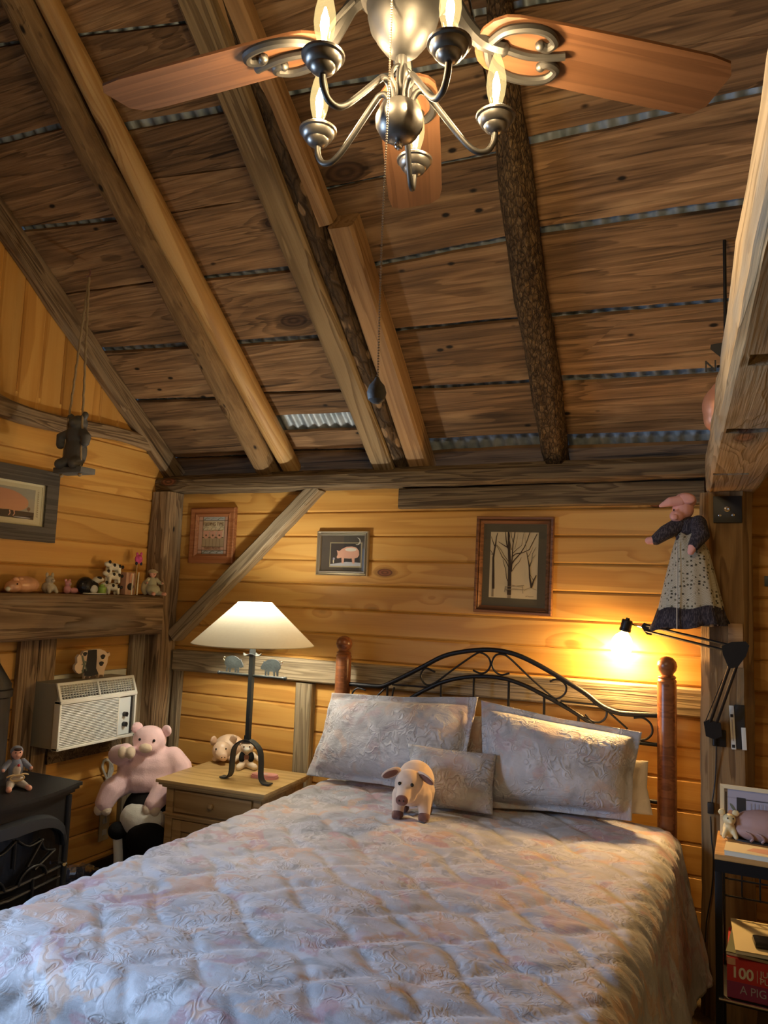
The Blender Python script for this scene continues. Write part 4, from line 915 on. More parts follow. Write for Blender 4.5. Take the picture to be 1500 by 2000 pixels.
for c, rt in (((-.055, -.04, .112), (.5, -.5, .5)), ((.050, -.035, .118), (.5, .6, -.3))): blob('ear', [('e', c, (.022, .009, .034), rt)], PIGC, cp_, .003, 2)
q = on_ns(475, 1501); sp = root('plush_pig', 'small plush pig in black top hat and vest sitting under the lamp arch', 'plush toy', (q.x+.006, q.y+.016, NZ), math.radians(34))
blob('body', [('e', (0, 0, .048), (.036, .032, .045)), ('e', (0, -.006, .108), (.036, .033, .033)), ('l', [(-.022, -.01, .018), (-.036, -.055, .016)], [.02, .017]), ('l', [(.022, -.01, .018), (.045, -.05, .016)], [.02, .017]), ('l', [(-.03, 0, .072), (-.058, -.012, .045)], [.014, .012]), ('l', [(.03, 0, .072), (.060, -.010, .048)], [.014, .012])], PLUSHC, sp, .0045, 4)
blob('vest', [('e', (-.020, -.008, .058), (.021, .029, .030)), ('e', (.020, -.008, .058), (.021, .029, .030)), ('e', (0, .008, .062), (.034, .03, .03))], PLUSHB, sp, .004, 3)
MB().box((-.013, -.034, .05), (.013, -.026, .073), .003).build('waistcoat_front', SUEDE, sp)
MB().ball((0, -.038, .102), (.018, .012, .013), 12).build('snout', PLUSHW, sp); eyes(sp, [(-.016, -.035, .116), (.014, -.035, .116)], .004)
for x in (-.035, .035): MB().ball((x, 0, .126), (.016, .008, .012), 10).build('ear', FLESH, sp)
MB().lathe([(.034, .136), (.034, .139), (.020, .140), (.018, .165), (.020, .167), (.001, .168)], 18).build('top_hat', PLUSHB, sp)
q = on_ns(517, 1519); tn = root('trinket_tin', 'flat pink oval tin lying at the front of the nightstand', 'tin', (q.x, q.y, NZ), .15)
def oval(a, b, n=30, sq=2.6): return [(a*math.copysign(abs(math.cos(t))**(2/sq), math.cos(t)), b*math.copysign(abs(math.sin(t))**(2/sq), math.sin(t))) for t in [2*math.pi*k/n for k in range(n)]]
def plate(poly, z0, z1, M=None): return MB().prism(poly, z1-z0, Matrix(((1, 0, 0, 0), (0, 0, 1, 0), (0, 1, 0, z0), (0, 0, 0, 1))).to_4x4() if M is None else M)
RXY = lambda z: Matrix(((1, 0, 0, 0), (0, 0, 1, 0), (0, 1, 0, z), (0, 0, 0, 1)))
MB().prism(oval(.072, .038), .011, RXY(0)).build('base', PINKC, tn, sharp=60); MB().prism(oval(.068, .035), .006, RXY(.012)).build('lid', PINKC, tn, sharp=60); MB().prism(oval(.016, .008), .001, RXY(.018)).build('lid_flower', PLUSHW, tn)

# ------------------------------------------------------------------ big pink pig and black and white toy in the corner
q = qY(298, 1500, 3.28); bp = root('plush_pig', 'big pale pink plush pig slumped in the corner behind the nightstand', 'plush toy', (q.x-.02, 3.28, .545), math.radians(26))
blob('body', [('e', (.0, 0, .115), (.172, .115, .125)), ('e', (.01, -.015, .06), (.155, .115, .085)), ('e', (-.002, -.03, .262), (.090, .078, .076)), ('e', (0, -.02, .20), (.095, .07, .05)), ('e', (-.0, -.07, .236), (.066, .046, .046)),
    ('l', [(-.12, -.03, .17), (-.145, -.09, .195), (-.095, -.125, .215)], [.055, .052, .046]), ('l', [(.12, -.01, .17), (.175, -.02, .12), (.19, -.05, .08)], [.060, .058, .052]),
    ('l', [(-.12, -.05, .04), (-.165, -.10, .015), (-.185, -.12, -.04)], [.064, .062, .050]), ('l', [(.10, -.05, .03), (.10, -.12, .01), (.075, -.16, -.03)], [.060, .056, .048])], PLUSHP, bp, .008, 6)
for c in ((-.082, -.150, .218), (-.190, -.130, -.072), (.07, -.178, -.055), (.195, -.075, .055)): blob('trotter', [('e', (c[0]-.018, c[1], c[2]), (.026, .03, .032)), ('e', (c[0]+.020, c[1], c[2]), (.026, .03, .032))], PLUSHC, bp, .005, 3)
blob('snout', [('e', (.004, -.118, .236), (.036, .020, .025))], PLUSHC, bp, .005, 3); eyes(bp, [(-.034, -.100, .276), (.040, -.098, .272)], .0075)
for c, rt in (((-.070, -.035, .322), (.3, -.7, .5)), ((.085, -.03, .312), (.3, .9, -.3))): blob('ear', [('e', c, (.032, .015, .036), rt)], PLUSHP, bp, .005, 3)
CWY = 3.25; q = qY(275, 1600, CWY); cw = root('plush_cow', 'black plush animal with a white saddle patch lying under the pink pig', 'plush toy', (q.x, CWY, 0), 0)
W_ = lambda px, py, o=0.0: (lambda v: (v.x-q.x, o, v.z))(qY(px, py, CWY+o))
blob('body', [('e', W_(292, 1585), (.15, .12, .13)), ('e', W_(290, 1640), (.16, .15, .19)), ('e', W_(285, 1700), (.16, .15, .15))], PLUSHB, cw, .010, 5)
blob('white_patch', [('e', W_(283, 1602, -.06), (.140, .11, .095), (.0, .15, 0))], PLUSHW, cw, .008, 4); blob('white_leg', [('l', [W_(230, 1630, -.14), W_(231, 1668, -.15), W_(231, 1690, -.15)], [.026, .024, .024])], PLUSHW, cw, .007, 3)
blob('flank', [('e', W_(288, 1640, -.13), (.125, .08, .085)), ('e', W_(230, 1622, -.15), (.050, .05, .044)), ('e', W_(285, 1690, -.12), (.12, .08, .12))], PLUSHB, cw, .008, 4)

# ------------------------------------------------------------------ waste bin with a plastic liner
q = qZ(154, 1708, .24); bn = root('waste_bin', 'small dark blue bin with a clear plastic liner beside the stove', 'bin', (q.x, q.y-.03, 0))
MB().lathe([(.075, 0), (.08, .005), (.10, .24), (.104, .245), (.10, .25), (.096, .24), (.076, .01)], 28, cap=True).build('bin_body', plain('navy_plastic', (.025, .03, .055), .25), bn)
mb = MB(); prof = [(.106, .17), (.110, .21), (.112, .245), (.106, .262), (.095, .25), (.088, .20)]; N = 40; vs, fs = [], []
for r, z in prof:
    for k in range(N): a = 2*math.pi*k/N; w = 1+.09*mnoise.noise(Vector((math.cos(a)*5, math.sin(a)*5, z*40))); vs.append((r*w*math.cos(a), r*w*math.sin(a), z+.02*mnoise.noise(Vector((math.cos(a)*4, math.sin(a)*4, 9)))))
for i in range(len(prof)-1):
    for k in range(N): fs.append((i*N+k, i*N+(k+1) % N, (i+1)*N+(k+1) % N, (i+1)*N+k))
mb.add(vs, fs).build('bin_liner', BAGP, bn)

# ------------------------------------------------------------------ stove
SY0, SY1, SXF, SXB = 1.90, 2.575, -2.69, -3.10
st = root('stove', 'black cast iron heating stove with an arched glass front by the left wall', 'stove', (-2.9, 2.24, 0))
def bow(y, k=.06): t = (y-(SY0+SY1)/2)/((SY1-SY0)/2); return k*(1-t*t)
def stove_top(z0, z1, g):
    n = 24; poly = [(SXB-g*.3, SY1+g), (SXB-g*.3, SY0-g)]
    for i in range(n+1): y = SY0-g+(SY1-SY0+2*g)*i/n; poly.append((SXF+g+bow(max(SY0, min(SY1, y))), y))
    return [(x+2.9, y-2.24) for x, y in poly], z0, z1
mb = MB()
for g, z0, z1 in ((.030, .735, .75), (.022, .722, .735), (.010, .708, .722)):
    p_, a, b = stove_top(z0, z1, g); mb.prism(p_, b-a, RXY(a))
mb.build('top', CASTB, st, sharp=60)
p_, a, b = stove_top(.06, .708, -.005); MB().prism(p_, b-a, RXY(a)).build('body', CASTB, st, sharp=60)
def SF(y, z, o=0.0): return Vector((SXF-.005+bow(y)+o+2.9, y-2.24, z))
YC = (SY0+SY1)/2
mb = MB(); n = 30; vs, fs = [], []                                    # arched hood lip
for i in range(n+1):
    t = -1+2*i/n; y = YC+t*.285; zt = .535+.13*math.sqrt(max(0, 1-abs(t)**2.6)); wdt = .032+.018*(1-abs(t))
    vs += [SF(y, zt+.01, .002), SF(y, zt, .035), SF(y, zt-wdt, .028), SF(y, zt-wdt-.004, -.004)]
for i in range(n):
    for k in range(3): a = 4*i+k; fs.append((a, a+1, a+5, a+4))
mb.add(vs, fs); ho = mb.build('hood_arch', CASTG, st, sharp=60); md = ho.modifiers.new('s', 'SOLIDIFY'); md.thickness = .004
mb = MB(); vs, fs = [], []
for i in range(n+1):
    t = -1+2*i/n; y = YC+t*.275; zt = .495+.13*math.sqrt(max(0, 1-abs(t)**2.6)); vs += [SF(y, zt, .004), SF(y, .10, .004)]
for i in range(n): fs.append((2*i, 2*i+1, 2*i+3, 2*i+2))
mb.add(vs, fs); mb.build('glass_door', SGLASS, st)
mb = MB(); CY = YC
def bar(pts, r=.006): mb.tube([SF(y, z, .012) for y, z in pts], r, 6)
bar([(YC-.28, .415), (YC, .415), (YC+.28, .415)], .007); bar([(YC-.28, .375), (YC, .375), (YC+.28, .375)], .007)
for yc in (YC-.09, YC+.115): bar([(yc, .375), (yc, .12)], .005); bar([(yc, .42), (yc, .375)], .005)
bar([(YC+.115+.075*math.cos(math.pi*k/12), .415+.055*math.sin(math.pi*k/12)) for k in range(13)], .005)
bar([(YC-.10+.075*math.cos(math.pi*k/12), .415+.055*math.sin(math.pi*k/12)) for k in range(13)], .005)
for a in (25, 55, 90, 125, 155): bar([(YC+.01+.12*math.cos(math.radians(a)), .43+.06*math.sin(math.radians(a))), (YC+.01+.25*math.cos(math.radians(a)), .43+.165*math.sin(math.radians(a)))], .0045)
for a0 in (25, 55, 90, 125): bar([(YC+.01+(.25-.035*math.sin(math.pi*k/6))*math.cos(math.radians(a0+33*k/6)), .43+(.165-.03*math.sin(math.pi*k/6))*math.sin(math.radians(a0+33*k/6))) for k in range(7)], .004)
mb.build('front_grille', CASTB, st)['kind'] = 'stuff'
for y in (SY0+.02, SY1-.02): MB().cyl(SF(y, .10, .004), SF(y, .70, .004), .014, n=10).build('corner_column', CASTB, st)
MB().tube(catmull([SF(YC+.30, .42, .0), SF(YC+.30, .425, .03), SF(YC+.275, .43, .04)], 4), .007, 8).build('latch', CHROME, st)
mb = MB(); mb.box((-.17, -.30, 0), (.17, .30, .06), .01); mb.build('plinth', CASTB, st)
MB().lathe([(.085, .75), (.085, 1.10), (.092, 1.105), (.092, 1.135), (.085, 1.14), (.085, 1.16), (.03, 1.25), (.028, 1.27)], 24, c=(-.14, .16, 0)).build('flue_pipe', BLK, st)

# ------------------------------------------------------------------ dolls
def sit_doll(name, label, loc, rz, sc, top, bottom, skin, hair=None, hat=None, hatmat=None, extra=None):
    r = root(name, label, 'doll', loc, rz); S = lambda v: Vector(v)*sc
    def B(nm, shp, m, vox=.05, sm=3):
        out = []
        for s_ in shp: out.append(('e', S(s_[1]), tuple(x*sc for x in s_[2]), *s_[3:]) if s_[0] == 'e' else ('l', [S(p) for p in s_[1]], [x*sc for x in s_[2]]))
        return blob(nm, out, m, r, vox*sc, sm)
    B('head', [('e', (0, -.02, 1.42), (.24, .23, .25)), ('e', (0, -.02, 1.2), (.1, .1, .15))], skin)
    B('snout', [('e', (0, -.27, 1.36), (.10, .07, .08))], skin); eyes(r, [S((-.09, -.225, 1.48)), S((.09, -.225, 1.48))], .03*sc)
    for x in (-1, 1): B('arm', [('l', [(.28*x, 0, 1.05), (.48*x, -.08, .85), (.55*x, -.25, .78)], [.14, .13, .10])], top); B('hand', [('e', (.56*x, -.32, .80), (.09, .11, .09))], skin); B('leg', [('l', [(.16*x, -.1, .2), (.28*x, -.5, .16), (.36*x, -.72, .12)], [.19, .15, .12])], bottom); B('foot', [('l', [(.37*x, -.78, .12), (.40*x, -.95, .11)], [.12, .13])], skin)
    B('torso', [('e', (0, 0, .75), (.32, .25, .48)), ('e', (0, .02, .3), (.36, .32, .30))], top)
    if extra: extra(r, S, B)
    return r
q = qZ(22, 1541, .75)
def ex1(r, S, B):
    B('apron', [('e', (0, -.20, .72), (.2, .08, .26)), ('e', (0, -.22, .35), (.32, .12, .22))], APRON); B('bonnet', [('e', (0, .06, 1.50), (.27, .25, .24)), ('e', (0, .2, 1.30), (.22, .12, .22))], DENIM); B('fringe', [('e', (0, -.17, 1.60), (.20, .09, .08))], HAIR)
    MB().ball(S((.06, -.275, .95)), .06*sc_, 8).build('red_heart', RED, r)
    mb = MB(); mb.tube(catmull([S(p) for p in ((-.42, -.42, .52), (-.2, -.47, .60), (0, -.45, .56), (.25, -.46, .62), (.45, -.38, .55))], 4), .035*sc_, 6); mb.tube([S((.28*math.cos(a), -.45-.02*math.sin(a), .46+.13*math.sin(a))) for a in [2*math.pi*k/16 for k in range(16)]], .03*sc_, 6, closed=True); mb.build('straw_bow', STRAW, r)
sc_ = .098
sit_doll('rag_doll', 'pig faced rag doll in denim bonnet sitting on the stove top', (q.x-.02, q.y+.03, .75), math.radians(62), sc_, DENIM, APRON, SKIN, extra=ex1)

# ------------------------------------------------------------------ air conditioner in the left wall (local x runs along the wall, -y faces the room)
RW = math.radians(90)
AF = -3.03
a0_, a1_ = qX(121, 1336, AF), qX(262, 1437, AF)
AW, AH = a1_.y-a0_.y, a0_.z-a1_.z
ac = root('air_conditioner', 'ivory through the wall air conditioner with louvred front on the left wall', 'air conditioner', (AF, a0_.y, a1_.z), RW)
MB().box((.006, .03, .004), (AW-.006, .225, AH-.004), .004).build('case', ACS, ac)
vz = AH*.74
mb = MB(); mb.box((0, 0, 0), (.012, .04, vz), .002); mb.box((AW-.012, 0, 0), (AW, .04, vz), .002); mb.box((0, 0, 0), (AW, .04, .014), .003); mb.box((0, -.004, vz-.018), (AW, .04, vz), .004)
mb.box((AW*.755, .004, .014), (AW*.77, .03, vz-.018), .001); MB().box((.012, .024, .014), (AW-.012, .036, vz-.018)).build('grille_back', ACS, ac, smooth=False)
M_ = Matrix.Rotation(math.radians(0), 4, 'X')
def vslope(x0, x1, z0, z1, d=.0):                                      # sloping upper front: y grows with z
    k = .032/(AH-vz); V = lambda x, z, o: (x, (z-vz)*k+o, z)
    return [V(x0, z0, d), V(x1, z0, d), V(x1, z1, d), V(x0, z1, d), V(x0, z0, d+.01), V(x1, z0, d+.01), V(x1, z1, d+.01), V(x0, z1, d+.01)]
BF = [(0, 1, 2, 3), (7, 6, 5, 4), (0, 4, 5, 1), (1, 5, 6, 2), (2, 6, 7, 3), (3, 7, 4, 0)]
for x0, x1, z0, z1 in ((0, .014, vz, AH), (AW-.014, AW, vz, AH), (AW/2-.008, AW/2+.004, vz, AH), (.014, AW-.014, AH-.012, AH), (.014, AW-.014, vz, vz+.006)): mb.add(vslope(x0, x1, z0, z1), BF)
mb.build('front_panel', ACW, ac, sharp=30)
mb = MB(); mb.add(vslope(.014, AW-.014, vz+.006, AH-.012, .02), BF); mb.build('vent_back', BLK, ac, smooth=False)
mb = MB()
for x0, x1 in ((.016, AW/2-.010), (AW/2+.006, AW-.016)):
    for i in range(1, 6): z = vz+.006+(AH-vz-.018)*i/6; mb.add(vslope(x0, x1, z-.0011, z+.0011, .004), BF)
    for i in range(1, 13): x = x0+(x1-x0)*i/13; mb.add(vslope(x-.0010, x+.0010, vz+.006, AH-.012, .002), BF)
o = mb.build('vent_louvres', ACG, ac, smooth=False); o['kind'] = 'stuff'
slat = None; ns_ = 25
for i in range(ns_):
    z = .016+(vz-.036)*(i+.5)/ns_
    if slat is None:
        o = MB().box((.013, .0, -.0026), (AW*.752, .016, .0020), .0006).build('slat', ACG, ac, loc=(0, .004, z), rot=(math.radians(-18), 0, 0)); slat = o.data
    else: link('slat', slat, None, ac, loc=(0, .004, z), rot=(math.radians(-18), 0, 0))
MB().box((AW*.772, .014, .018), (AW-.03, .024, vz-.026)).build('control_panel', ACP, ac)
for zz in (.52, .30): k = MB().cyl((AW*.86, .014, vz*zz), (AW*.86, -.006, vz*zz), .0125, n=16).build('knob', BLK, ac); MB().box((AW*.86-.002, -.012, vz*zz-.012), (AW*.86+.002, -.005, vz*zz+.012)).build('pointer', BLK, k)
MB().box((AW-.030, .006, .018), (AW-.022, .02, vz-.026)).build('panel_groove', BLK, ac)
MB().cyl((AW-.02, .003, .03), (AW-.02, -.001, .03), .004).build('screw', BLK, ac)
fp0, fp1 = qX(103, 1322, XW+.03), qX(247, 1303, XW+.03)
MB().box((XW+.002, fp0.y, a0_.z-.12), (XW+.03, fp1.y, fp0.z+.004)).build('filler_panel', plain('white_foam', (.62, .66, .60), .6), None, smooth=False)
tag(bpy.data.objects['filler_panel'], 'white filler panel standing up behind the air conditioner', 'panel')
o = MB().box((XW+.002, fp0.y-.01, a1_.z-.10), (XW+.05, fp1.y-.02, a1_.z+.02)).build('dark_opening_strip', BARND, None, smooth=False); tag(o, 'dark strip standing in for the shaded opening under the air conditioner', 'strip')  # dark board standing for the shade in the opening below the case
# cutout pig standing on it
p0 = qX(143, 1322, AF-.08); p1 = qX(212, 1322, AF-.08); pz = a0_.z
cp2 = root('cutout_pig', 'flat wooden cutout pig with a dark blanket standing on the air conditioner', 'ornament', (AF-.08, (p0.y+p1.y)/2, pz-.001), RW)
w_ = (p1.y-p0.y)*.95; h_ = .150
def cpig(s): return [(-x*w_, z*h_) for x, z in s]
out = [(.50, .36), (.50, .50), (.44, .58), (.46, .76), (.40, .86), (.34, .80), (.28, .96), (.05, 1.0), (-.2, 1.0), (-.36, .92), (-.44, .82), (-.50, .86), (-.53, .76), (-.47, .70), (-.46, .50), (-.40, .30), (-.36, .0), (-.22, .0), (-.20, .16), (-.12, .08), (.0, .08), (.06, .0), (.20, .0), (.20, .22), (.28, .22), (.38, .20), (.44, .26)]
MB().prism(cpig(out), .016).build('body', plain('cutout_cream', (.62, .48, .33), .7), cp2, smooth=False)
def patch(nm, poly, mat, parent, off): return MB().prism(cpig(poly), .001, Matrix.Translation((0, -off, 0))).build(nm, mat, parent, smooth=False)
patch('blanket', [(.0, .99), (.16, .98), (.18, .6), (.20, .30), (.22, .12), (.08, .08), (-.06, .08), (-.20, .14), (-.12, .34), (-.12, .70), (-.10, .99)], F_BLK, cp2, .0015)
for c, r in (((-.30, .72), .07), ((-.27, .48), .07), ((.24, .86), .06), ((.24, .28), .06)): patch('spot', [(c[0]+r*math.cos(a)*(1+.2*math.sin(3*a)), c[1]+r*1.2*math.sin(a)) for a in [2*math.pi*k/12 for k in range(12)]], F_BLK, cp2, .0015)
for x0, x1 in ((-.36, -.22), (.06, .20), (-.12, .0)): patch('hoof', [(x0, .0), (x1, .0), (x1-.02, .10), (x0+.03, .09)], F_BROWN, cp2, .0016)
patch('ribbon', [(.30, .82), (.34, .80), (.27, .50), (.30, .22), (.26, .20), (.22, .46), (.18, .26), (.15, .30), (.22, .54)], F_GREEN, cp2, .002); patch('ribbon_bow', [(.22, .62), (.30, .66), (.27, .56), (.33, .50), (.26, .50), (.20, .46), (.22, .54), (.16, .60)], F_GREEN, cp2, .0028)
# power cord with a bundled loop, wall outlet
def WX(px, py, o=.014): return qX(px, py, XW+o)
pc = root('power_cord', 'grey air conditioner cord bundled in a loop on the left wall', 'cord', tuple(WX(208, 1520)))
mb = MB(); mb.tube(catmull([WX(229, 1440, .03), WX(226, 1455), WX(222, 1480), WX(218, 1505), WX(213, 1524)], 4), .0045, 6)
for dx, dy in ((0, 0), (4, 3), (-3, 2)): mb.tube(catmull([WX(211+dx*.3, 1526), WX(204+dx*.2, 1508+dy), WX(200-dx*.3, 1494+dy), WX(205, 1483+dy, .02), WX(214+dx*.3, 1485+dy, .02), WX(217+dx, 1498+dy), WX(214+dx, 1512), WX(212, 1526)], 4), .0045, 6)
mb.build('loop', CORDW, pc, world=True)
MB().tube(catmull([WX(206, 1527, .022), WX(212, 1525, .026), WX(218, 1527, .022)], 3), .012, 8).tube(catmull([WX(206, 1534, .02), WX(212, 1533, .024), WX(217, 1535, .02)], 3), .010, 8).build('knot', CORDW, pc, world=True)
MB().tube(catmull([WX(211, 1536), WX(210, 1560), WX(208, 1590), WX(207, 1606)], 4), .0045, 6).build('cord_tail', CORDW, pc, world=True)
ol = qX(203, 1614, XW+.004); wo = root('wall_outlet', 'ivory wall outlet plate low on the left wall', 'outlet', tuple(ol), RW)
MB().box((-.036, -.004, -.075), (.036, .003, .075), .002).build('cover_plate', plain('almond_plate', (.50, .42, .25), .5), wo)
for z in (-.03, .03): MB().box((-.016, -.007, z-.015), (.016, -.003, z+.015), .002).build('receptacle', WHITE, wo)

# ------------------------------------------------------------------ ornaments on the mantel
MX = -3.165
def my(px): return qX(px, 1161, MX).y
def mroot(name, label, cat, px, rz=0, g=None): return root(name, label, cat, (MX, my(px), MT), RW+rz, g)
r = mroot('ceramic_pig', 'shiny peach ceramic pig lying at the left end of the mantel', 'pig figurine', 39)
blob('body', [('e', (.02, 0, .038), (.085, .042, .042)), ('e', (-.05, -.012, .028), (.042, .036, .030)), ('e', (-.08, -.018, .018), (.022, .02, .018))], ORC, r, .004, 4); MB().ball((-.092, -.028, .016), (.013, .012, .012), 10).build('snout', WCER, r); eyes(r, [(-.056, -.044, .040)], .004)
for x in (-.055, -.025): blob('ear', [('e', (x+.01, -.02, .060), (.018, .008, .014), (.4, .4, 0))], ORC, r, .003, 2)
r = mroot('stone_pig', 'small pale stone pig sitting upright on the mantel', 'pig figurine', 93)
blob('body', [('e', (0, 0, .028), (.034, .03, .030)), ('e', (-.004, -.012, .066), (.022, .022, .022)), ('l', [(-.018, -.02, .03), (-.022, -.035, .008)], [.012, .010]), ('l', [(.018, -.02, .03), (.022, -.035, .008)], [.012, .010])], GREYST, r, .0035, 3)
MB().ball((-.004, -.036, .062), (.010, .008, .009), 10).build('snout', GREYST, r)
for x in (-.020, .014): blob('ear', [('e', (x, -.008, .090), (.009, .006, .014))], GREYST, r, .0028, 1)
r = mroot('pink_pig_pair', 'tiny pink pig figurine pair beside the black and white cow', 'pig figurine', 136)
blob('body', [('e', (-.018, 0, .020), (.020, .018, .022)), ('e', (-.018, -.004, .050), (.017, .016, .016)), ('e', (.025, 0, .016), (.026, .018, .016))], PINKC, r, .003, 3); MB().ball((-.019, -.021, .047), (.007, .005, .006), 8).build('snout', FLESH, r)
for x in (-.031, -.006): MB().ball((x, 0, .066), (.008, .005, .008), 8).build('ear', PINKC, r)
r = mroot('ceramic_cow', 'black and white ceramic cow lying beside a lime bucket', 'cow figurine', 174)
blob('body', [('e', (-.032, 0, .045), (.052, .036, .046)), ('e', (.01, -.006, .04), (.04, .032, .034))], BCER, r, .004, 4); hd_ = blob('head', [('e', (.034, -.012, .074), (.032, .022, .020), (0, -.35, 0)), ('e', (.062, -.016, .078), (.016, .014, .013))], WCER, r, .0035, 3)
MB().ball((.040, -.022, .086), (.016, .014, .010), 10).build('face_patch', BCER, hd_); blob('chest', [('e', (.002, -.030, .026), (.026, .014, .024))], WCER, r, .0035, 2); MB().lathe([(.020, .004), (.024, .034), (.025, .038), (.014, .04), (.012, .052), (.004, .054)], 14, c=(.068, -.02, 0)).build('bucket', LIME, r)
MB().prism(oval(.075, .03), .006, RXY(0)).build('base', WCER, r, loc=(.02, -.02, 0))
r = mroot('stacked_cows', 'tower of three stacked white cow figurines with black spots', 'cow figurine', 216)
for i, (w__, z0) in enumerate(((.060, .0), (.052, .062), (.046, .112))):
    c_ = blob('cow', [('e', (.008, 0, z0+.040), (w__, .024, .022)), ('e', (-w__*.95, -.006, z0+.052), (.022, .017, .015)), ('l', [(-.025, -.010, z0+.03), (-.027, -.012, z0+.006)], [.011, .009]), ('l', [(.04, -.010, z0+.03), (.042, -.012, z0+.006)], [.011, .009]), ('l', [(-.025, .012, z0+.03), (-.027, .012, z0+.006)], [.011, .009]), ('l', [(.04, .012, z0+.03), (.042, .012, z0+.006)], [.011, .009])], WCER, r, .0035, 3)
    for x, z in ((-.005, .048), (.034, .044), (.056, .040), (-w__*.9, .064)): MB().ball((x, -.020, z0+z), (.010, .006, .010), 8).build('spot', BCER, c_)
r = mroot('pig_shaker_box', 'pinkish pig picture box behind two white sticks on the mantel', 'box', 250)
MB().box((-.035, -.012, 0), (.035, .030, .125), .003).build('box', F_ROSE, r)
MB().prism([(.022*math.cos(a), .09+.028*math.sin(a)) for a in [2*math.pi*k/16 for k in range(16)]], .002, Matrix.Translation((.006, -.014, 0))).build('pig_face', F_PINK, r, smooth=False)
MB().prism([(.024*math.cos(a), .045+.02*math.sin(a)) for a in [2*math.pi*k/16 for k in range(16)]], .002, Matrix.Translation((.0, -.0145, 0))).build('cow_patch', F_BLK, r, smooth=False)
for px_, z1 in ((247, .118), (258, .128)):
    o = MB().cyl((MX+.035, my(px_), MT), (MX+.035, my(px_)+.004, MT+z1), .0035, n=8).build('candy_stick', WCER, None, origin=(MX+.035, my(px_), MT)); tag(o, 'thin white stick standing before the pig picture box, '+('the shorter one' if px_ == 247 else 'the taller one'), 'stick', 'white sticks on the mantel')
r = mroot('pig_pick', 'hot pink felt pig on a thin pick above the mantel', 'ornament', 264)
q = qX(271, 1092, MX); dy_, dz_ = q.y-my(264), q.z-MT
MB().cyl((0, .005, 0), (dy_-.004, .005, dz_-.02), .0022, n=6).build('pick', STRAW, r); blob('felt_pig', [('e', (dy_, 0, dz_), (.028, .016, .026)), ('e', (dy_-.004, -.012, dz_+.006), (.016, .012, .014))], HOTPINK, r, .003, 3)
for x, z in ((-.020, -.026), (.018, -.026), (-.018, .028), (.014, .03)): MB().ball((dy_+x, -.004, dz_+z), (.008, .007, .010), 8).build('foot' if z < 0 else 'ear', DKBLUE if z < 0 else HOTPINK, r)
def ex2(r, S, B):
    B('bonnet', [('e', (0, .05, 1.52), (.28, .26, .20)), ('e', (0, -.05, 1.56), (.36, .34, .05), (.25, 0, 0))], BONNET); B('skirt', [('e', (0, -.12, .38), (.50, .42, .34)), ('e', (0, -.25, .25), (.46, .3, .2))], SAGE); B('cape', [('e', (-.40, .15, .5), (.30, .18, .5))], BONNET)
sit_doll('bonnet_doll', 'little doll in sage dress and beige bonnet at the right end of the mantel', (MX+.045, my(284), MT), RW-.3, .088, SAGE, SAGE, SKIN, extra=ex2)

# ------------------------------------------------------------------ carved bear on a rope swing
hk = qR(175, 530, .03); BYY = hk.y; b0 = qY(145, 917, BYY); sx0, sx1 = qY(118, 915, BYY).x, qY(172, 915, BYY).x
bs = root('bear_swing', 'dark carved bear sitting on a rope swing hung from the roof', 'ornament', (b0.x, BYY, b0.z))
sw_ = (sx1-sx0)/2
MB().box((-sw_, -.045, -.022), (sw_, .045, .006), .003).build('swing_seat', BEARL, bs)
blob('bear', [('e', (0, .0, .085), (.062, .045, .085)), ('e', (0, 0, .17), (.056, .044, .06)), ('e', (.004, 0, .225), (.048, .042, .040)), ('e', (-.045, -.004, .255), (.020, .018, .022)), ('e', (.048, -.004, .262), (.018, .016, .020)), ('e', (.012, -.04, .222), (.024, .022, .02)), ('l', [(-.05, -.01, .17), (-.085, -.02, .16), (-.082, -.02, .12)], [.026, .024, .022]), ('l', [(.05, -.01, .17), (.085, -.02, .15), (.078, -.02, .125)], [.026, .024, .022]), ('l', [(-.035, -.02, .03), (-.045, -.05, .02)], [.032, .026]), ('l', [(.035, -.02, .03), (.045, -.05, .02)], [.032, .026])], BEAR, bs, .006, 3)
hz = hk.z-b0.z; hx = hk.x-b0.x
for sx in (-1, 1):
    P = [Vector((sx*sw_*.66, -.02, -.03))]+[Vector((sx*sw_*.66, -.02, 0)).lerp(Vector((hx, 0, hz-.03)), i/40) for i in range(41)]
    o = MB().tube([p+Vector((.0016*math.cos(i*2.2), .0016*math.sin(i*2.2), 0)) for i, p in enumerate(P)], .0055, 8).build('rope', ROPE, bs)
    MB().ball(P[0], .010, 8).build('rope_knot', ROPE, o)
MB().tube(catmull([(hx, 0, hz+.01), (hx+.006, 0, hz-.012), (hx-.004, 0, hz-.03), (hx-.016, 0, hz-.022)], 4), .004, 6).build('hook', SUEDE, bs)

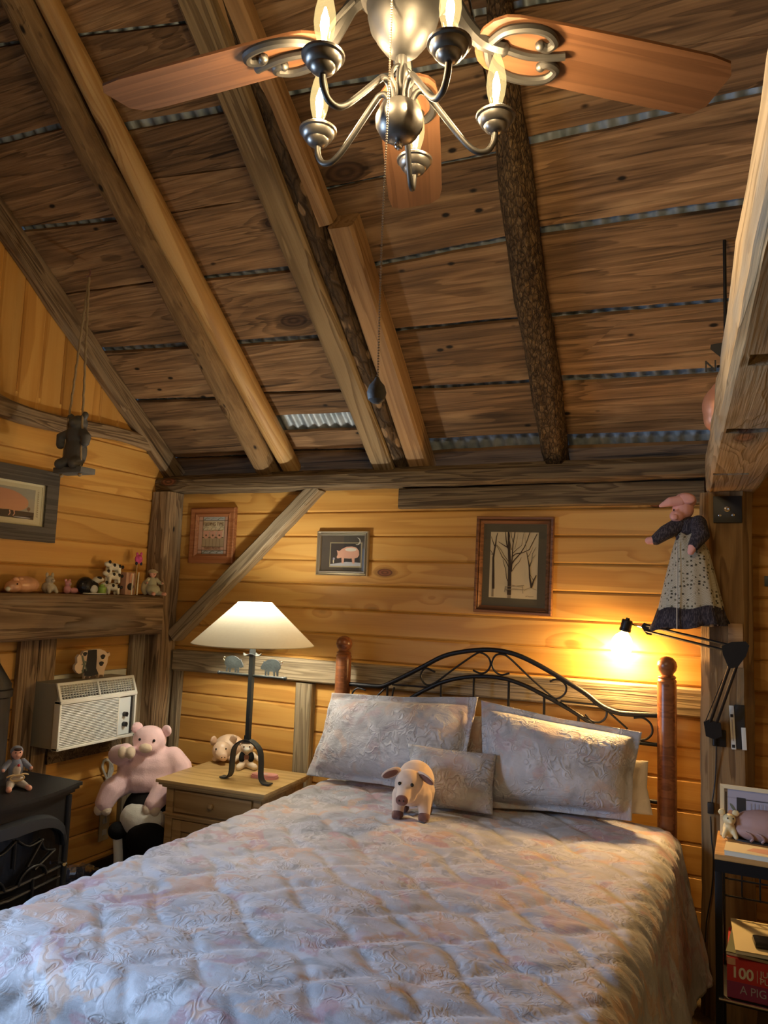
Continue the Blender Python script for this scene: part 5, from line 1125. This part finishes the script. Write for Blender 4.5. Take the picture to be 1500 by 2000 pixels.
# ------------------------------------------------------------------ framed pictures
def fbars(w, h, wid, dep, y0=0.0, prof=None):
    # mitred frame: prof = [(inset 0..1, height 0..1)]
    prof = prof or [(0, 0), (0, .85), (.12, 1), (.55, .8), (.75, .95), (1, .55), (1, 0)]
    mb = MB(); C4 = [(-w/2, -h/2), (w/2, -h/2), (w/2, h/2), (-w/2, h/2)]; ins = [(1, 1), (-1, 1), (-1, -1), (1, -1)]
    n = len(prof); vs, fs = [], []
    for (cx, cz), (ix, iz) in zip(C4, ins):
        for a, b in prof: vs.append((cx+ix*a*wid, y0-b*dep, cz+iz*a*wid))
    for k in range(4):
        for i in range(n): fs.append((k*n+i, k*n+(i+1) % n, ((k+1) % 4)*n+(i+1) % n, ((k+1) % 4)*n+i))
    return mb.add(vs, fs)
def art(parent, name, shapes, y):
    mats, mb = [], MB()
    for k, (m, poly) in enumerate(shapes):
        if m not in mats: mats.append(m)
        b = len(mb.v); yy = y-.00025*(k+1); mb.v += [Vector((p[0], yy, p[1])) for p in poly]; mb.f.append(list(range(b, b+len(poly)))); mb.m.append(mats.index(m))
    me = bpy.data.meshes.new(name); me.from_pydata(mb.v, [], mb.f)
    for m in mats: me.materials.append(m)
    me.polygons.foreach_set('material_index', mb.m)
    return link(name, me, None, parent)
def ell(cx, cz, a, b, n=20, rot=0): return [(cx+a*math.cos(t)*math.cos(rot)-b*math.sin(t)*math.sin(rot), cz+a*math.cos(t)*math.sin(rot)+b*math.sin(t)*math.cos(rot)) for t in [2*math.pi*k/n for k in range(n)]]
def rect(x0, z0, x1, z1): return [(x0, z0), (x1, z0), (x1, z1), (x0, z1)]
def stroke(pts, w0, w1=None):
    w1 = w0 if w1 is None else w1; P = [Vector((x, 0, z)) for x, z in pts]; N = len(P); a, b = [], []
    for i, p in enumerate(P):
        t = (P[min(i+1, N-1)]-P[max(i-1, 0)]).normalized(); nn = Vector((-t.z, 0, t.x)); w = (w0+(w1-w0)*i/(N-1))/2
        a.append(((p+nn*w).x, (p+nn*w).z)); b.append(((p-nn*w).x, (p-nn*w).z))
    return a+b[::-1]
def board(parent, name, w, h, y0, y1, mat, cx=0, cz=0): return MB().box((cx-w/2, y1, cz-h/2), (cx+w/2, y0, cz+h/2)).build(name, mat, parent, smooth=False)

# 1 feeding time
fw, fh = .325, .332
r = root('framed_print', 'reddish wood framed farm print lettered FEEDING TIME beside the corner post', 'picture', (-2.878, YW-.002, 1.928))
fbars(fw, fh, .055, .028).build('frame', OAKF, r, sharp=20); w, h = fw-.11, fh-.11; board(r, 'backing', w, h, -.001, -.008, F_TAN); Y = -.008
sh_ = [(F_ROSE, rect(-w/2, -h/2, w/2, h/2)), (F_BLUE, rect(-w*.36, h*.40, w*.38, h*.5)), (F_BLUE, rect(-w*.36, -h*.5, w*.38, -h*.40)), (F_CREAM, rect(-w*.36, -h*.40, w*.38, h*.39))]
sh_ += [(F_BROWN, stroke([(-w*.36, h*.5), (-w*.36, -h*.5)], .004)), (F_BROWN, stroke([(w*.38, h*.5), (w*.38, -h*.5)], .004)), (F_BROWN, stroke([(-w/2, h*.395), (w/2, h*.395)], .004)), (F_BROWN, stroke([(-w/2, -h*.395), (w/2, -h*.395)], .004)), (F_ROSE, rect(-w*.36, -h*.385, w*.38, -h*.31)), (F_BROWN, stroke([(-w*.36, -h*.305), (w*.38, -h*.305)], .004))]
sh_ += [(F_TAN, rect(-w*.35, -h*.30, w*.37, -h*.06))]+[(F_BROWN, stroke([(-w*.35+w*.12*k, -h*.06), (-w*.35+w*.12*k, -h*.30)], .002)) for k in range(1, 6)]+[(F_BROWN, stroke([(-w*.35, -h*.055), (w*.37, -h*.055)], .007))]
for k in range(3): x = -w*.22+w*.23*k; sh_ += [(F_PINK, ell(x, h*.02, .022, .024)), (F_PINK, [(x-.02, h*.06), (x-.026, h*.15), (x-.004, h*.09)]), (F_PINK, [(x+.02, h*.06), (x+.026, h*.15), (x+.004, h*.09)]), (F_BROWN, ell(x, h*.0, .007, .006))]
for k in range(6): x = -w*.33+w*.135*k; sh_.append((F_GREEN, stroke([(x, h*.15), (x+.012, h*.21), (x+.03*(-1)**k, h*.25)], .004, .001)))
for k in range(3): sh_ += [(F_GREEN, stroke([(-w*.3+k*.05, h*.42), (-w*.2+k*.05, h*.47), (-w*.1+k*.05, h*.44)], .005, .002)), (F_GREEN, stroke([(-w*.3+k*.05, -h*.47), (-w*.2+k*.05, -h*.42), (-w*.1+k*.05, -h*.45)], .006, .002))]
art(r, 'print', sh_, Y)
text('title_lettering', 'FEEDING TIME', .030, F_BROWN, r, (.002, -.0135, h*.30), (math.radians(90), 0, 0), .80); text('caption_lettering', 'THREE PIGLETS', .020, F_BROWN, r, (.002, -.0135, -h*.35), (math.radians(90), 0, 0), .9)
board(r, 'glass', w, h, -.0165, -.0175, PANE)
# 2 moonlit pig
fw, fh = .318, .243
r = root('framed_print', 'silver framed picture of a pig under a crescent moon', 'picture', (-1.997, YW-.002, 1.832))
fbars(fw, fh, .026, .022, prof=[(0, 0), (0, .8), (.15, 1), (.4, .75), (.5, .6), (.65, .9), (.85, .9), (1, .5), (1, 0)]).build('frame', SILVER, r, sharp=20); w, h = fw-.052, fh-.052
board(r, 'mat_board', w, h, -.001, -.008, MAT_DK); ix0, ix1, iz0, iz1 = -w*.28, w*.42, -h*.36, h*.28
sh_ = [(GOLDL, rect(ix0-.006, iz0-.008, ix1+.006, iz1+.006)), (F_BLK, rect(ix0, iz0, ix1, iz1)), (F_SNOW, [(ix0, iz0), (ix1, iz0), (ix1, iz0+.018), (ix0+.1, iz0+.022), (ix0, iz0+.008)])]
cx, cz = .030, -.005
def pigart(m, cx, cz, L_, H_, flip=1): return [(m, [(cx+flip*x*L_, cz+(z-.5)*H_) for x, z in [(-.48, .50), (-.46, .76), (-.36, .93), (-.18, 1.0), (.04, .98), (.22, .86), (.34, .72), (.45, .78), (.42, .66), (.40, .52), (.44, .36), (.40, .28), (.28, .32), (.24, .34), (.22, .0), (.14, .0), (.13, .30), (-.10, .28), (-.18, .30), (-.22, .0), (-.30, .0), (-.30, .30), (-.42, .36)]])]
sh_ += pigart(F_PINK, cx, cz-.004, .150, .092, -1); sh_ += [(F_WHT, ell(cx+.02, cz+.025, .035, .010)), (F_CREAM, ell(ix0+.02, iz0+.025, .004, .012)), (F_LAV, ell(ix0+.022, iz0+.038, .006, .007))]
mo = [(w*.33+.020*math.cos(t), h*.34+.020*math.sin(t)) for t in [math.radians(-110+200*k/14) for k in range(15)]]; mi_ = [(w*.33-.003+.017*math.cos(t), h*.34+.001+.0175*math.sin(t)) for t in [math.radians(-110+200*k/14) for k in range(15)]][::-1]
sh_.append((F_WHT, mo+mi_)); art(r, 'print', sh_, -.008); board(r, 'glass', w, h, -.0125, -.0135, PANE)
# 3 bare trees
fw, fh = .390, .478
r = root('framed_print', 'dark wood framed ink drawing of bare winter trees', 'picture', (-1.040, YW-.002, 1.784))
r.rotation_euler = (0, math.radians(.9), 0)
fbars(fw, fh, .036, .024, prof=[(0, 0), (0, .9), (.1, 1), (.35, .95), (.45, .6), (.6, .8), (.75, .55), (1, .35), (1, 0)]).build('frame', WALNUT, r, sharp=20); w, h = fw-.072, fh-.072
board(r, 'mat_board', w, h, -.001, -.006, MAT_OL); pw, ph = w*.76, h*.80; X0, Z0 = -pw/2-.002, -ph/2
def TP(u, v): return (X0+pw*u, Z0+ph*(1-v))
sh_ = [(PAPER, rect(X0, Z0, X0+pw, Z0+ph))]
def br(pts, w0, w1, m=INK): sh_.append((m, stroke([TP(*p) for p in pts], w0, w1)))
br([(.08, .99), (.08, .87)], .012, .010, INKL); br([(.43, 1.0), (.43, .95)], .018, .016, INKL)
br([(.09, .87), (.08, .60), (.07, .40), (.09, .28), (.11, .18), (.12, .08), (.15, .01)], .014, .003); br([(.08, .36), (.04, .32), (0, .28)], .004, .002); br([(.09, .22), (.05, .15), (.01, .07)], .005, .002); br([(.07, .35), (.01, .34)], .003, .002)
br([(.43, .95), (.43, .70), (.42, .45), (.40, .28), (.385, .14), (.375, .0)], .020, .008)
br([(.46, .60), (.47, .40), (.475, .2), (.51, .0)], .007, .004); br([(.40, .28), (.36, .22), (.33, .12), (.31, .0)], .008, .003); br([(.38, .24), (.28, .20), (.17, .15)], .006, .002); br([(.42, .56), (.34, .44), (.26, .38), (.18, .26), (.12, .20)], .005, .0015)
br([(.40, .45), (.30, .36), (.24, .28), (.14, .20)], .003, .0015); br([(.47, .48), (.52, .42), (.64, .32), (.72, .22), (.78, .10), (.82, .0)], .006, .003); br([(.46, .38), (.54, .33), (.68, .31), (.82, .26), (.88, .16), (.97, .02)], .005, .003)
br([(.47, .33), (.56, .26), (.66, .20), (.70, .0)], .003, .001); br([(.47, .60), (.55, .50), (.62, .45), (.66, .38)], .003, .0015); br([(.42, .78), (.37, .70), (.34, .56), (.29, .46), (.28, .42)], .004, .0015); br([(.45, .27), (.40, .12), (.41, .0)], .004, .002); br([(.48, .16), (.44, .05), (.44, .0)], .003, .0015); br([(.52, .26), (.56, .12), (.58, .0)], .003, .001, INKL)
br([(.89, .83), (.85, .68), (.83, .50), (.80, .40), (.77, .30)], .010, .003); br([(.89, .82), (.93, .72), (.98, .64)], .008, .004); br([(.84, .52), (.88, .42), (.89, .32), (.96, .22)], .004, .0015); br([(.80, .37), (.84, .32), (.90, .22)], .003, .001); br([(.93, .72), (.86, .64)], .003, .0015); br([(.88, .40), (.96, .33)], .003, .001, INKL); br([(.77, .30), (.73, .1), (.72, 0)], .0025, .001, INKL)
br([(.34, .83), (.74, .80)], .003, .003, INKL); br([(.34, .87), (.74, .86)], .005, .004, INKL); br([(.35, .84), (.34, .91)], .003, .003, INKL); br([(.71, .81), (.72, .92)], .003, .003, INKL); br([(.47, .80), (.72, .83), (.50, .85)], .0025, .002, INKL); br([(.74, .87), (.86, .83), (1.0, .86)], .003, .002, INKL)
br([(.78, .965), (.82, .955), (.86, .965), (.94, .96)], .003, .002, INKL)
art(r, 'drawing', sh_, -.006); board(r, 'glass', w, h, -.0125, -.0135, PANE)
# 4 left wall pig picture
y1_ = qX(118, 925, XW+.03).y; fw, fh = .60, .362
r = root('framed_print', 'wide charcoal barn wood frame with a peach pig picture on the left wall', 'picture', (XW+.002, y1_-fw/2, 1.998), RW)
fbars(fw, fh, .075, .030, prof=[(0, 0), (0, 1), (1, 1), (1, 0)]).build('frame', SLATEW, r, smooth=False); w, h = fw-.15, fh-.15
board(r, 'mat_board', w, h, -.001, -.010, MAT_CREAM); mb = fbars(w, h, .012, .016, prof=[(0, 0), (0, 1), (1, .8), (1, 0)]); mb.build('inner_frame', MAT_CREAM, r, smooth=False)
pw, ph = w-.105, h-.062; sh_ = [(F_SKY, rect(-pw/2, -ph/2, pw/2, ph/2)), (F_BLK, [(-pw/2, -ph/2), (pw/2, -ph/2), (pw/2, -ph*.26), (pw*.25, -ph*.26), (0, -ph*.20), (-pw*.3, -ph*.20), (-pw/2, -ph*.16)])]
sh_ += [(F_PIG, ell(-.02, .012, pw*.40, ph*.34, 30)), (F_PIG, ell(.06, .002, pw*.22, ph*.28, 24))]
for x in (-.10, -.07, .03, .055): sh_.append((F_PINK, stroke([(x, -ph*.26), (x+.004, -ph*.36), (x-.004, -ph*.44)], .007, .005)))
sh_ += [(F_BROWN, ell(pw*.40, -ph*.16, .010, .009)), (F_BROWN, stroke([(pw*.40, -ph*.2), (pw*.40, -ph*.26)], .002)), (F_SNOW, ell(pw*.30, -ph*.46, .05, .003))]
sh_ += [(F_TAN, rect(pw/2+.014, ph*(.42-.075*k), pw/2+.020, ph*(.42-.075*k)+.006)) for k in range(12)]
art(r, 'print', sh_, -.010); board(r, 'glass', w-.02, h-.02, -.0135, -.0145, PANE)

# ------------------------------------------------------------------ pig doll hanging by the right post
DY = 3.40; q = qY(1345, 1050, DY)
dl = root('pig_doll', 'pink pig doll in navy bodice and calico skirt hanging on the right post', 'doll', tuple(q))
def D(px, py, o=0.0): return qY(px, py, DY+o)-q
blob('head', [('e', D(1334, 995), (.044, .045, .044)), ('e', D(1338, 978), (.046, .044, .034)), ('e', D(1322, 1008, -.03), (.030, .030, .026))], PINKD, dl, .005, 4)
blob('ear', [('l', [D(1330, 978, -.03), D(1308, 980, -.04), D(1290, 988, -.035)], [.024, .020, .008]), ('e', D(1320, 980, -.035), (.03, .012, .018))], PINKD, dl, .004, 3)
blob('ear', [('e', D(1342, 974, -.04), (.034, .014, .022), (0, .2, 0))], PINKD, dl, .004, 3)
eyes(dl, [D(1316, 996, -.058)], .004); blob('snout', [('e', D(1317, 1010, -.058), (.016, .012, .014))], PINKD, dl, .003, 2)
blob('bodice', [('e', D(1345, 1030), (.058, .040, .045)), ('e', D(1340, 1046), (.045, .038, .03)), ('e', D(1332, 1052, -.02), (.026, .024, .022))], NAVY, dl, .006, 3)
blob('sleeve', [('l', [D(1326, 1026, -.01), D(1300, 1040, -.035), D(1281, 1054, -.05)], [.034, .032, .024])], NAVY, dl, .005, 3); blob('hand', [('l', [D(1279, 1055, -.05), D(1267, 1056, -.055)], [.019, .016])], PINKD, dl, .004, 3)
blob('sleeve', [('l', [D(1364, 1022, -.02), D(1369, 1045, -.06), D(1355, 1066, -.085)], [.034, .036, .024])], NAVY, dl, .005, 3); blob('hand', [('l', [D(1353, 1068, -.09), D(1349, 1078, -.092)], [.019, .014])], PINKD, dl, .004, 3)
def skirt(rows, name, mat, fold):
    N = 72; vs, fs = [], []
    for j, (xl_, xr_, yl_, yr_, dep) in enumerate(rows):
        a, b = D(xl_, yl_), D(xr_, yr_); c = (a+b)/2; hx_ = (b-a)/2
        for k in range(N):
            t = 2*math.pi*k/N; w = 1+fold*(j/(len(rows)-1))*math.sin(t*13+math.sin(t*3))
            vs.append(c+hx_*math.cos(t)*w+Vector((0, math.sin(t)*dep*w-.01, .006*math.sin(t*5))))
    for j in range(len(rows)-1):
        for k in range(N): fs.append((j*N+k, j*N+(k+1) % N, (j+1)*N+(k+1) % N, (j+1)*N+k))
    o = MB().add(vs, fs).build(name, mat, dl, sharp=180); md = o.modifiers.new('s', 'SOLIDIFY'); md.thickness = .002; return o
skirt([(1322, 1366, 1045, 1043, .036), (1312, 1385, 1080, 1078, .050), (1300, 1397, 1130, 1126, .062), (1288, 1410, 1185, 1180, .072), (1286, 1411, 1194, 1188, .073)], 'skirt', CALICO, .06)
skirt([(1285, 1411, 1190, 1184, .075), (1278, 1416, 1215, 1208, .080), (1273, 1419, 1230, 1220, .084)], 'skirt_ruffle', NAVY, .09)
MB().tube(catmull([D(1322, 1060, -.06), D(1322, 1130, -.085), D(1322, 1185, -.095), D(1322, 1228, -.105)], 4), .0022, 6).build('skirt_seam_tape', WHITECL, dl)

# ------------------------------------------------------------------ ironwork and small things on the right post
PF = 3.495
q = qY(1421, 995, PF); ip = root('post_bracket', 'square black iron plate with three bolts under the tie beam', 'bracket', tuple(q))
MB().box((-.055, -.005, -.056), (.055, .01, .056), .002).build('plate', BLK, ip)
for px_, py, rr in ((1420, 995, .009), (1406, 1007, .0045), (1432, 1006, .0045)): p = qY(px_, py, PF)-q; MB().lathe([(rr*1.4, 0), (rr*1.3, .004), (rr*.7, .005), (rr*.4, .003)], 14, c=(p.x, -.005, p.z), M=Matrix.Rotation(math.radians(90), 4, 'X')).build('bolt', CHROME, ip)
q = qY(1441, 1420, PF); ts = root('strip_holder', 'narrow black and white strip holder fixed to the right post', 'holder', tuple(q))
MB().box((-.012, -.006, -.085), (.026, .006, .088), .001).build('back_strip', BLK, ts)
MB().box((-.028, -.010, -.088), (-.010, .006, .085), .002).build('white_strip', WHITE, ts, rot=(0, math.radians(-2.5), 0)); MB().box((.012, -.010, -.088), (.029, .006, .0), .002).build('short_strip', WHITE, ts, rot=(0, math.radians(-2.5), 0))
for z in (.045, -.075): MB().box((-.025, -.0115, z-.006), (-.014, -.0095, z+.006)).build('strip_mark', BLK, ts, rot=(0, math.radians(-2.5), 0))
MB().box((-.021, -.0112, -.055), (-.018, -.0098, .030)).build('strip_line', F_LINE, ts, rot=(0, math.radians(-2.5), 0))
q = qY(1437, 1260, PF); pg = root('peg_block', 'pale wooden peg block let into the face of the right post', 'block', tuple(q)); MB().box((-.028, -.012, -.09), (.028, .02, .088), .003).build('block', SPLICE, pg)
q = qY(1497, 1135, YW-.003); ls_ = root('light_switch', 'small slate blue switch plate right of the timber post', 'switch', tuple(q)); MB().box((-.008, -.006, -.022), (.05, .002, .022), .002).build('cover_plate', plain('slate_switch', (.05, .07, .09), .5), ls_); MB().box((.012, -.012, -.008), (.03, -.005, .008)).build('toggle', WHITE, ls_)

# ------------------------------------------------------------------ weathervane hanging behind the tie beam
WY = 2.95; q = qY(1400, 740, WY)
wv = root('weathervane', 'weathervane with a coppery pig and letter N half hidden behind the tie beam', 'weathervane', tuple(q))
COPPER = plain('pinkish_copper', (.58, .27, .16), .45, .35)
blob('pig', [('e', qY(1402, 795, WY)-q, (.055, .05, .075)), ('e', qY(1398, 815, WY)-q, (.044, .045, .055)), ('e', qY(1409, 770, WY)-q, (.04, .04, .05))], COPPER, wv, .007, 4)
MB().tube(catmull([qY(1400, 762, WY-.02)-q, qY(1395, 757, WY-.02)-q, qY(1396, 752, WY-.02)-q, qY(1402, 751, WY-.02)-q], 4), .003, 6).build('tail', COPPER, wv)
top_ = Vector((.03, 0, roof_z(WY)-q.z-.015)); MB().cyl((.03, 0, -.05), top_, .006).build('rod', IRON, wv)
n_ = qY(1388, 716, WY)-q
MB().tube([n_+Vector((.02, 0, -.002)), n_+Vector((.16, 0, .01))], .0045, 6).build('letter_arm', IRON, wv)
text('letter_n', 'N', .058, IRON, wv, n_, (math.radians(90), 0, 0), 1.0, ex=.003)
MB().prism([(0, 0), (-.03, .03), (-.028, .045), (.03, .05), (.012, -.02)], .006, Matrix.Translation(qY(1405, 695, WY)-q)).build('arrow_head', IRON, wv, smooth=False)

# ------------------------------------------------------------------ rack at the right with its things
RX0, RX1, RY0, RY1, RZ = -.112, .40, 2.895, 3.195, .80
rk = root('magazine_rack', 'black metal rack with a wooden top right of the bed', 'rack', ((RX0+RX1)/2, (RY0+RY1)/2, 0))
ro = Vector(rk.location)
for x in (RX0+.012, RX1-.012):
    for y in (RY0+.012, RY1-.012): MB().box((x-.012, y-.012, 0), (x+.012, y+.012, RZ-.02), .003).build('leg', IRON, rk, world=True)
MB().box((RX0, RY0, RZ-.018), (RX1, RY1, RZ), .003).build('top', SHELFW, rk, world=True)
mb = MB(); mb.box((RX0, RY0-.002, RZ-.055), (RX1, RY0+.01, RZ-.018)); mb.build('front_rail', IRON, rk, world=True)
zb = qY(1450, 1955, RY0).z; 
MB().box((RX0+.004, RY0+.002, zb-.02), (RX1-.004, RY1-.002, zb-.004), .002).build('shelf', IRON, rk, world=True); MB().cyl((RX0+.01, RY0-.004, zb-.008), (RX1-.01, RY0-.004, zb-.008), .005, n=8).build('shelf_rail', CHROME, rk, world=True)
MB().box((RX0+.004, RY0+.002, .06), (RX1-.004, RY1-.002, .075), .002).build('shelf', IRON, rk, world=True)
wr_ = None
for z in (RZ-.10, RZ-.16, RZ-.22): MB().cyl((RX0+.02, RY1-.012, z), (RX1-.02, RY1-.012, z), .0035, n=8).build('back_wire', CHROME if z == RZ-.10 else IRON, rk, world=True)
for k in range(1, 8): x = RX0+.02+(RX1-RX0-.04)*k/8; MB().cyl((x, RY1-.008, RZ-.03), (x, RY1-.008, RZ-.225), .003, n=8).build('back_upright', IRON, rk, world=True)
# puzzle box, magazines, phone
pz = root('puzzle_box', 'red and magenta puzzle box lettered 100 JUNIOR PUZZLE on the rack shelf', 'puzzle box', (.12, RY0+.145, zb-.004))
PH = .125; MB().box((-.198, -.13, 0), (.235, .13, PH), .002).build('box', F_RED, pz); MB().box((-.1982, -.1308, .002), (.2352, -.1295, PH*.42)).build('title_band', F_MAG, pz, smooth=False)
MB().box((-.197, -.1308, PH*.82), (-.172, -.1295, PH-.002)).build('brand_patch', F_PINK, pz, smooth=False)
text('number_lettering', '100', .047, F_WHT, pz, (-.152, -.1312, PH*.64), (math.radians(90), 0, 0), .95, bold=.0012); MB().box((-.109, -.1312, PH*.50), (-.1075, -.130, PH*.80)).build('divider', F_WHT, pz, smooth=False)
text('junior_lettering', 'JUNIOR', .026, F_WHT, pz, (-.058, -.1312, PH*.73), (math.radians(90), 0, 0), .95); text('puzzle_lettering', 'PUZZLE', .026, F_WHT, pz, (-.058, -.1312, PH*.55), (math.radians(90), 0, 0), .95)
text('title_lettering', 'A PIG IN A POKE', .036, F_LAV, pz, (-.160, -.1312, PH*.24), (math.radians(90), 0, 0), .9, align='LEFT')
zz = zb-.004+PH; cols = [F_GREEN, F_CREAM, F_BROWN, F_WHT, F_CREAM]
for i, (th, dx, dy, c, lb) in enumerate(((.012, .0, 0, F_GREEN, 'green backed magazine lying directly on the puzzle box'), (.010, .02, .01, F_BROWN, 'brown magazine second up on the puzzle box'), (.014, .01, -.01, F_CREAM, 'cream magazine on top of the stack under the phone'))):
    m_ = root('magazine', lb, 'magazine', (.12+dx, RY0+.15+dy, zz), math.radians(-4+4*i), 'magazines on the puzzle box')
    MB().box((-.19, -.135, .001), (.19, .135, th-.002)).build('pages', F_WHT, m_, smooth=False); MB().box((-.192, -.137, th-.002), (.192, .137, th)).build('cover', c, m_, smooth=False); zz += th
ph_ = root('phone', 'dark handset phone lying on the cream magazine', 'phone', (.085, RY0+.075, zz), math.radians(8)); MB().box((-.085, -.035, 0), (.09, .035, .022), .010).build('body', plain('phone_black', (.015, .016, .02), .15), ph_, sharp=50); MB().box((-.02, -.022, .0215), (.06, .022, .0228), .0004).build('screen', SGLASS, ph_)
# on the top
bo = root('picture_board', 'white framed drawing board with clips leaning at the back of the rack top', 'board', (RX0+.01, RY1-.05, RZ), 0)
tl_ = math.radians(-10); bz = .175
Mb = Matrix.Rotation(tl_, 4, 'X')
mb = MB().box((0, -.004, 0), (.46, .004, bz), .001, M=Mb); mb.build('backing', F_LAV, bo, smooth=False)
o = fbars(.46, bz, .014, .012, prof=[(0, 0), (0, 1), (1, .8), (1, 0)]); o.v = [Mb @ (v+Vector((.23, -.004, bz/2))) for v in o.v]; o.build('frame', F_CREAM, bo, smooth=False)
a_ = art(bo, 'drawing', [(F_LINE, rect(.02, .13, .44, .134)), (F_BLK, rect(.055, .03, .085, .135)), (F_BLK, rect(.085, .128, .44, .131)), (F_PIG, ell(.045, .055, .012, .020)), (F_PIG, ell(.035, .075, .010, .014)), (F_GREEN, ell(.042, .098, .004, .016, rot=.6)), (F_WHT, ell(.07, .045, .008, .012)), (F_BLK, rect(.018, .014, .022, .15))]+[(F_LINE, rect(.10+.012*k, .04, .102+.012*k, .12)) for k in range(28)], -.0045); a_.data.transform(Mb)
q = qZ(1428, 1636, RZ); mo_ = root('pig_figurine', 'cream smiling pig figurine with big ears at the end of the sleeping pig', 'figurine', (q.x-.006, q.y-.01, RZ), math.radians(10))
CRM = plain('cream_resin', (.66, .58, .34), .5)
blob('body', [('e', (0, 0, .030), (.022, .020, .030)), ('e', (0, -.006, .066), (.022, .020, .020)), ('l', [(-.012, -.012, .03), (-.022, -.03, .012)], [.010, .008]), ('l', [(.012, -.012, .03), (.018, -.03, .012)], [.010, .008]), ('e', (.002, -.026, .062), (.009, .008, .007))], CRM, mo_, .003, 3); eyes(mo_, [(-.008, -.024, .074), (.010, -.024, .074)], .0028)
for x in (-.024, .022): blob('ear', [('e', (x, 0, .088), (.013, .006, .012))], CRM, mo_, .0028, 2)
q = qZ(1475, 1640, RZ); lp_ = root('sleeping_pig', 'big greyish pink sleeping pig figurine on the rack top', 'pig figurine', (q.x+.035, q.y-.002, RZ))
DUST = plain('dusty_pink', (.36, .235, .22), .6, var=.08)
blob('body', [('e', (0, 0, .052), (.115, .052, .054)), ('e', (-.02, -.03, .03), (.085, .03, .03))], DUST, lp_, .006, 4)
for k in range(3): MB().tube(catmull([(-.065+.035*k, -.056, .034), (-.05+.035*k, -.062, .030), (-.042+.035*k, -.062, .018), (-.050+.035*k, -.060, .008)], 4), .0045, 6).build('trotter', DUST, lp_)
MB().prism(oval(.118, .058), .006, RXY(0)).build('base', BLK, lp_, sharp=60)
q = qZ(1455, 1663, RZ); mg = root('magazine', 'cream magazine with a pink pig cover on the rack top', 'magazine', (.085, RY0+.055, RZ), math.radians(-2))
MB().box((-.165, -.055, 0), (.20, .050, .014)).build('pages', F_WHT, mg, smooth=False); MB().box((-.166, -.056, .014), (.201, .051, .016)).build('cover', F_CREAM, mg, smooth=False)
o = art(mg, 'cover_print', [(F_PINK, [(-.10, -.02), (-.08, .02), (-.02, .03), (.18, .02), (.18, -.035), (-.04, -.03)]), (F_PIG, ell(.05, -.005, .08, .018))], 0); o.rotation_euler = (math.radians(-90), 0, 0); o.location = (0, 0, .0162)
